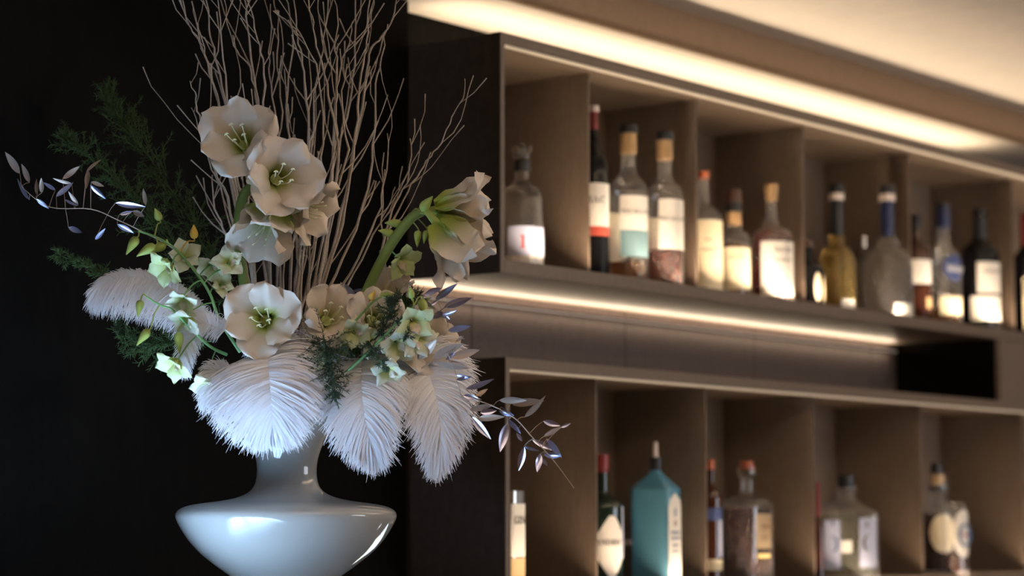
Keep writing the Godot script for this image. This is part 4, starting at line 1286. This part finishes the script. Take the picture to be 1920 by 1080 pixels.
	# ---- orchid sprays
	spray("green and white orchid spray arching out to the left over the feather", [[450, 660, 3.68], [412, 600, 3.66], [394, 552, 3.65], [368, 512, 3.64], [330, 468, 3.63], [296, 446, 3.62], [262, 434, 3.62]],
		[[318, 498, 3.62, -0.5, -0.5, 0.7, 40, 0.25], [345, 556, 3.62, -0.2, -0.8, 0.6, 38, 0.9], [352, 592, 3.62, -0.3, -0.8, 0.6, 36, 1.0], [428, 494, 3.66, 0.2, 0.2, 1.0, 32, 0.9], [398, 496, 3.68, -0.2, -0.6, 0.8, 30, 0.9], [412, 535, 3.68, 0.5, 0.2, 0.8, 26, 0.7], [345, 485, 3.68, 0.2, 0.3, 0.8, 36, 0.9]],
		[[258, 444, 3.62, 236, 474], [292, 460, 3.61, 256, 476], [312, 458, 3.63, 278, 470], [300, 414, 3.63, 290, 386], [364, 448, 3.65, 363, 416, 1]])
	spray("short orchid spray drooping to the left below the small feather", [[425, 665, 3.66], [392, 648, 3.64], [350, 608, 3.62], [322, 580, 3.61], [300, 572, 3.61], [274, 556, 3.61]],
		[[332, 676, 3.61, -0.4, -0.7, 0.6, 40, 0.35], [392, 720, 3.62, -0.3, -0.6, 0.8, 34, 0.95]],
		[[264, 562, 3.61, 258, 592], [280, 618, 3.61, 256, 644], [334, 622, 3.61, 337, 660]])
	spray("orchid spray reaching right across the middle of the bouquet", [[610, 672, 3.64], [640, 630, 3.63], [668, 600, 3.62], [700, 566, 3.62], [728, 550, 3.62]],
		[[662, 618, 3.61, 0.3, -0.5, 0.9, 34, 0.6], [690, 636, 3.63, 0.5, -0.3, 0.8, 34, 0.95]],
		[[694, 562, 3.61, 704, 540, 1], [716, 556, 3.61, 742, 548]])
	spray("orchid spray reaching right beside the silver leaves", [[640, 706, 3.64], [678, 672, 3.62], [716, 634, 3.61], [750, 600, 3.60], [776, 574, 3.60]],
		[[770, 600, 3.60, 0.4, -0.5, 0.8, 44, 0.45], [742, 640, 3.61, 0.3, -0.6, 0.8, 42, 0.95], [776, 632, 3.62, 0.6, -0.3, 0.8, 40, 0.95], [728, 690, 3.62, 0.1, -0.6, 0.8, 36, 0.95]],
		[[772, 560, 3.60, 768, 532], [790, 560, 3.60, 798, 596]])
	spray("green orchid spray climbing beside the right hand amaryllis stalk", [[660, 640, 3.74], [690, 560, 3.72], [712, 490, 3.70], [745, 430, 3.69], [770, 400, 3.69]],
		[[748, 484, 3.68, 0.6, -0.5, 0.7, 40, 0.15]],
		[[738, 440, 3.69, 708, 428], [752, 420, 3.69, 720, 414], [790, 396, 3.66, 812, 362], [800, 432, 3.67, 794, 456], [784, 432, 3.67, 782, 462]])

	# ---- feathers
	var toward := dir(0, 0.1, 1)
	plume("large round white feather arching over the front of the vase neck", [[500, 690, 3.70], [499, 662, 3.625], [502, 672, 3.582], [506, 710, 3.565], [509, 750, 3.566], [511, 785, 3.578], [512, 800, 3.59]],
		{"face": dir(-0.08, 0.22, 1), "count": 320, "layers": 4, "long_a": [60, 122, 138, 136, 112, 78, 52], "long_b": [50, 92, 106, 108, 96, 70, 50], "angle": [-28, -16, -4, 14, 36, 62, 84], "sag": 0.85, "puff": 0.32, "seed": 3, "wide": 0.0016})
	plume("broad white feather hanging like a curtain to the right of the vase neck", [[690, 700, 3.72], [682, 676, 3.67], [678, 700, 3.635], [680, 750, 3.62], [688, 800, 3.625], [698, 835, 3.64]],
		{"face": dir(-0.1, 0.25, 1), "count": 300, "layers": 4, "long_a": [84, 112, 112, 100, 84, 62], "long_b": [70, 96, 100, 92, 78, 60], "angle": [-14, -4, 10, 30, 58, 84], "sag": 1.0, "puff": 0.3, "seed": 5, "wide": 0.0016})
	plume("white feather curling down on the right with a feathery fringe", [[752, 710, 3.72], [766, 678, 3.68], [796, 690, 3.655], [816, 740, 3.645], [824, 800, 3.65], [820, 850, 3.66]],
		{"face": dir(0.15, 0.25, 1), "count": 300, "layers": 4, "long_a": [60, 84, 92, 88, 76, 56], "long_b": [66, 96, 104, 92, 76, 56], "angle": [-8, 2, 16, 34, 60, 86], "sag": 0.95, "puff": 0.26, "seed": 6, "wide": 0.0016})
	plume("white feather arching out to the far left with a drooping edge", [[400, 610, 3.72], [352, 562, 3.70], [300, 530, 3.69], [246, 520, 3.68], [206, 526, 3.68], [184, 540, 3.68]],
		{"face": dir(-0.1, 0.5, 1), "count": 250, "layers": 3, "long_a": [14, 22, 26, 26, 28, 30], "long_b": [60, 82, 90, 86, 72, 44], "angle": [30, 24, 20, 26, 44, 76], "sag": 1.0, "puff": 0.2, "seed": 8, "wide": 0.0012})
	plume("thin wispy white feather hanging below the orchid spray", [[420, 620, 3.66], [384, 606, 3.65], [360, 626, 3.645], [348, 662, 3.64], [346, 690, 3.64]],
		{"face": toward, "count": 120, "layers": 2, "long_a": [26, 38, 40, 34, 26], "long_b": [26, 36, 40, 34, 26], "angle": [20, 30, 40, 55, 70], "sag": 1.0, "puff": 0.2, "seed": 9, "wide": 0.0010})
	plume("small tuft of white feather beside the large round one", [[430, 690, 3.64], [400, 694, 3.63], [390, 720, 3.62], [387, 750, 3.62]],
		{"face": toward, "count": 120, "layers": 2, "long_a": [20, 30, 34, 30], "long_b": [20, 30, 34, 30], "angle": [20, 34, 50, 70], "sag": 1.0, "puff": 0.2, "seed": 12, "wide": 0.0010})

	# ---- metallic leaves
	var z8 := func(list: Array, ox: float, oy: float, k: float, w: float) -> Array:
		var out := []
		for l in list:
			out.append([ox + l[0] / k, oy + l[1] / k, ox + l[2] / k, oy + l[3] / k, w])
		return out
	sprig("silver painted leaf sprig trailing down to the right past the shelf end", [[770, 700, 3.70], [840, 735, 3.66], [900, 752, 3.63], [960, 780, 3.61], [1000, 822, 3.60], [1040, 866, 3.60], [1076, 915, 3.60]],
		z8.call([[130, 265, 335, 200], [175, 470, 315, 632], [425, 520, 360, 728], [370, 350, 582, 315], [455, 372, 690, 335], [555, 470, 702, 338], [430, 485, 540, 572], [690, 500, 800, 532], [695, 610, 822, 540], [815, 545, 890, 515], [610, 635, 762, 710], [715, 628, 838, 748], [695, 745, 838, 735], [548, 682, 655, 722], [552, 690, 510, 858], [668, 735, 628, 878], [680, 770, 716, 818], [495, 590, 535, 645], [235, 440, 340, 425], [215, 482, 405, 468], [60, 200, 175, 170], [110, 315, 220, 335], [200, 320, 285, 275], [160, 420, 330, 370], [390, 400, 440, 420], [370, 430, 500, 440]], 840.0, 660.0, 3.857, 3.62),
		"metallic leaf sprigs in the vase", [3, 4, 5, 8, 19, 22, 23])
	sprig("silver leaf sprig below the right hand trumpet blooms", [[730, 680, 3.70], [780, 620, 3.64], [815, 590, 3.62], [846, 570, 3.61], [872, 560, 3.61]],
		z8.call([[760, 262, 900, 182], [868, 300, 1062, 160], [948, 368, 1192, 276], [720, 345, 830, 280], [820, 360, 900, 300], [820, 470, 960, 430], [930, 450, 1052, 408], [980, 590, 1197, 538], [620, 225, 720, 215], [880, 410, 1000, 470], [780, 320, 860, 400]], 640.0, 500.0, 4.908, 3.61),
		"metallic leaf sprigs in the vase", [], 0.35)
	sprig("copper toned leaf sprig above the right hand feathers", [[730, 720, 3.66], [790, 690, 3.64], [830, 665, 3.63], [868, 650, 3.62]],
		z8.call([[840, 838, 1128, 690], [1005, 838, 1278, 768], [868, 880, 1182, 946], [700, 850, 905, 640], [1050, 690, 1130, 640], [550, 780, 740, 740], [1060, 1000, 1200, 1010], [960, 860, 1040, 780]], 640.0, 500.0, 4.908, 3.63),
		"metallic leaf sprigs in the vase", [0, 1, 2, 3, 4, 5])
	sprig("copper and silver leaf sprig reaching out to the far left", [[420, 560, 3.74], [330, 470, 3.72], [270, 436, 3.70], [220, 412, 3.68], [170, 392, 3.67], [92, 388, 3.66], [40, 350, 3.66]],
		z8.call([[122, 640, 60, 500], [182, 695, 158, 580], [180, 800, 98, 680], [230, 770, 220, 670], [255, 760, 262, 660], [340, 740, 268, 690], [345, 782, 455, 705], [385, 672, 485, 588], [530, 630, 612, 548], [540, 620, 540, 742], [480, 830, 420, 745], [560, 690, 642, 720], [555, 710, 655, 785], [895, 835, 900, 730], [710, 820, 885, 850], [735, 890, 815, 870], [815, 870, 902, 908], [585, 1045, 645, 980], [225, 795, 302, 850], [420, 970, 520, 1000], [440, 700, 330, 680], [400, 800, 470, 840], [720, 950, 820, 990]], 0.0, 130.0, 3.273, 3.67),
		"metallic leaf sprigs in the vase", [0, 1, 3, 4, 7, 8, 9, 10, 11, 13, 16, 20])
	sprig("silver leaf sprig low between the birch twigs and the amaryllis stalk", [[640, 640, 3.80], [680, 570, 3.80], [710, 525, 3.80], [735, 500, 3.80]],
		[[668, 560, 640, 530, 3.8], [690, 545, 660, 545, 3.8], [706, 530, 730, 500, 3.8], [716, 520, 746, 505, 3.8], [722, 512, 712, 470, 3.8], [690, 520, 720, 530, 3.8], [735, 500, 760, 520, 3.8]],
		"metallic leaf sprigs in the vase")

	# ---- conifer
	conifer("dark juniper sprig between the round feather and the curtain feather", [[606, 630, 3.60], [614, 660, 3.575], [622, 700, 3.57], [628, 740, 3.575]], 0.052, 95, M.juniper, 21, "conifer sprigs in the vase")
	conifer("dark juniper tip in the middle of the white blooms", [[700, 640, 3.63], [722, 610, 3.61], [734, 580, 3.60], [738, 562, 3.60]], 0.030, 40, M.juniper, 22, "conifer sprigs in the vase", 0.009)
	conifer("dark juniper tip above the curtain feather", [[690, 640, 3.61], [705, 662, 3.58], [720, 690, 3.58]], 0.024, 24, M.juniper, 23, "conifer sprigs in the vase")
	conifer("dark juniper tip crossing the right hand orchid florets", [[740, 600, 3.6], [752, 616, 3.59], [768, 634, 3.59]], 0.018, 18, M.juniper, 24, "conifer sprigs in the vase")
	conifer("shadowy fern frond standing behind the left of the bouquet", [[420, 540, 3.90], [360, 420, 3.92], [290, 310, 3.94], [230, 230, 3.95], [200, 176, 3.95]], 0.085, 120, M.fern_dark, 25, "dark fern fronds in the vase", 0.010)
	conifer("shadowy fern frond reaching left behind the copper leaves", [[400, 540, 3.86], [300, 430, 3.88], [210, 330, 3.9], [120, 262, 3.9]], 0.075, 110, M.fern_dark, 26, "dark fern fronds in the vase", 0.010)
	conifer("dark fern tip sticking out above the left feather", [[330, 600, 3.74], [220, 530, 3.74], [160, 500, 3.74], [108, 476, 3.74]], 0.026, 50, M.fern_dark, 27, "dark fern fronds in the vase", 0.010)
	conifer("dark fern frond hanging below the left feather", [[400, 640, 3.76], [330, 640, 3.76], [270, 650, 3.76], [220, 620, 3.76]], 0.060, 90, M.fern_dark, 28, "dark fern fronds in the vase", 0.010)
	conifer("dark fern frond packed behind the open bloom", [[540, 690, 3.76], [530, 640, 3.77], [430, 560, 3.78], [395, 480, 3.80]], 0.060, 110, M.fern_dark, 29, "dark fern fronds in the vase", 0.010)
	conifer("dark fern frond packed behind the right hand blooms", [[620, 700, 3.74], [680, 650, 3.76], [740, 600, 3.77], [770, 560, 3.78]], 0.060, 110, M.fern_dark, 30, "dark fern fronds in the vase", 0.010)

func _ready() -> void:
	rng.seed = 7
	make_materials()
	lights_and_camera()
	room()
	shelves()
	bottles()
	flowers()
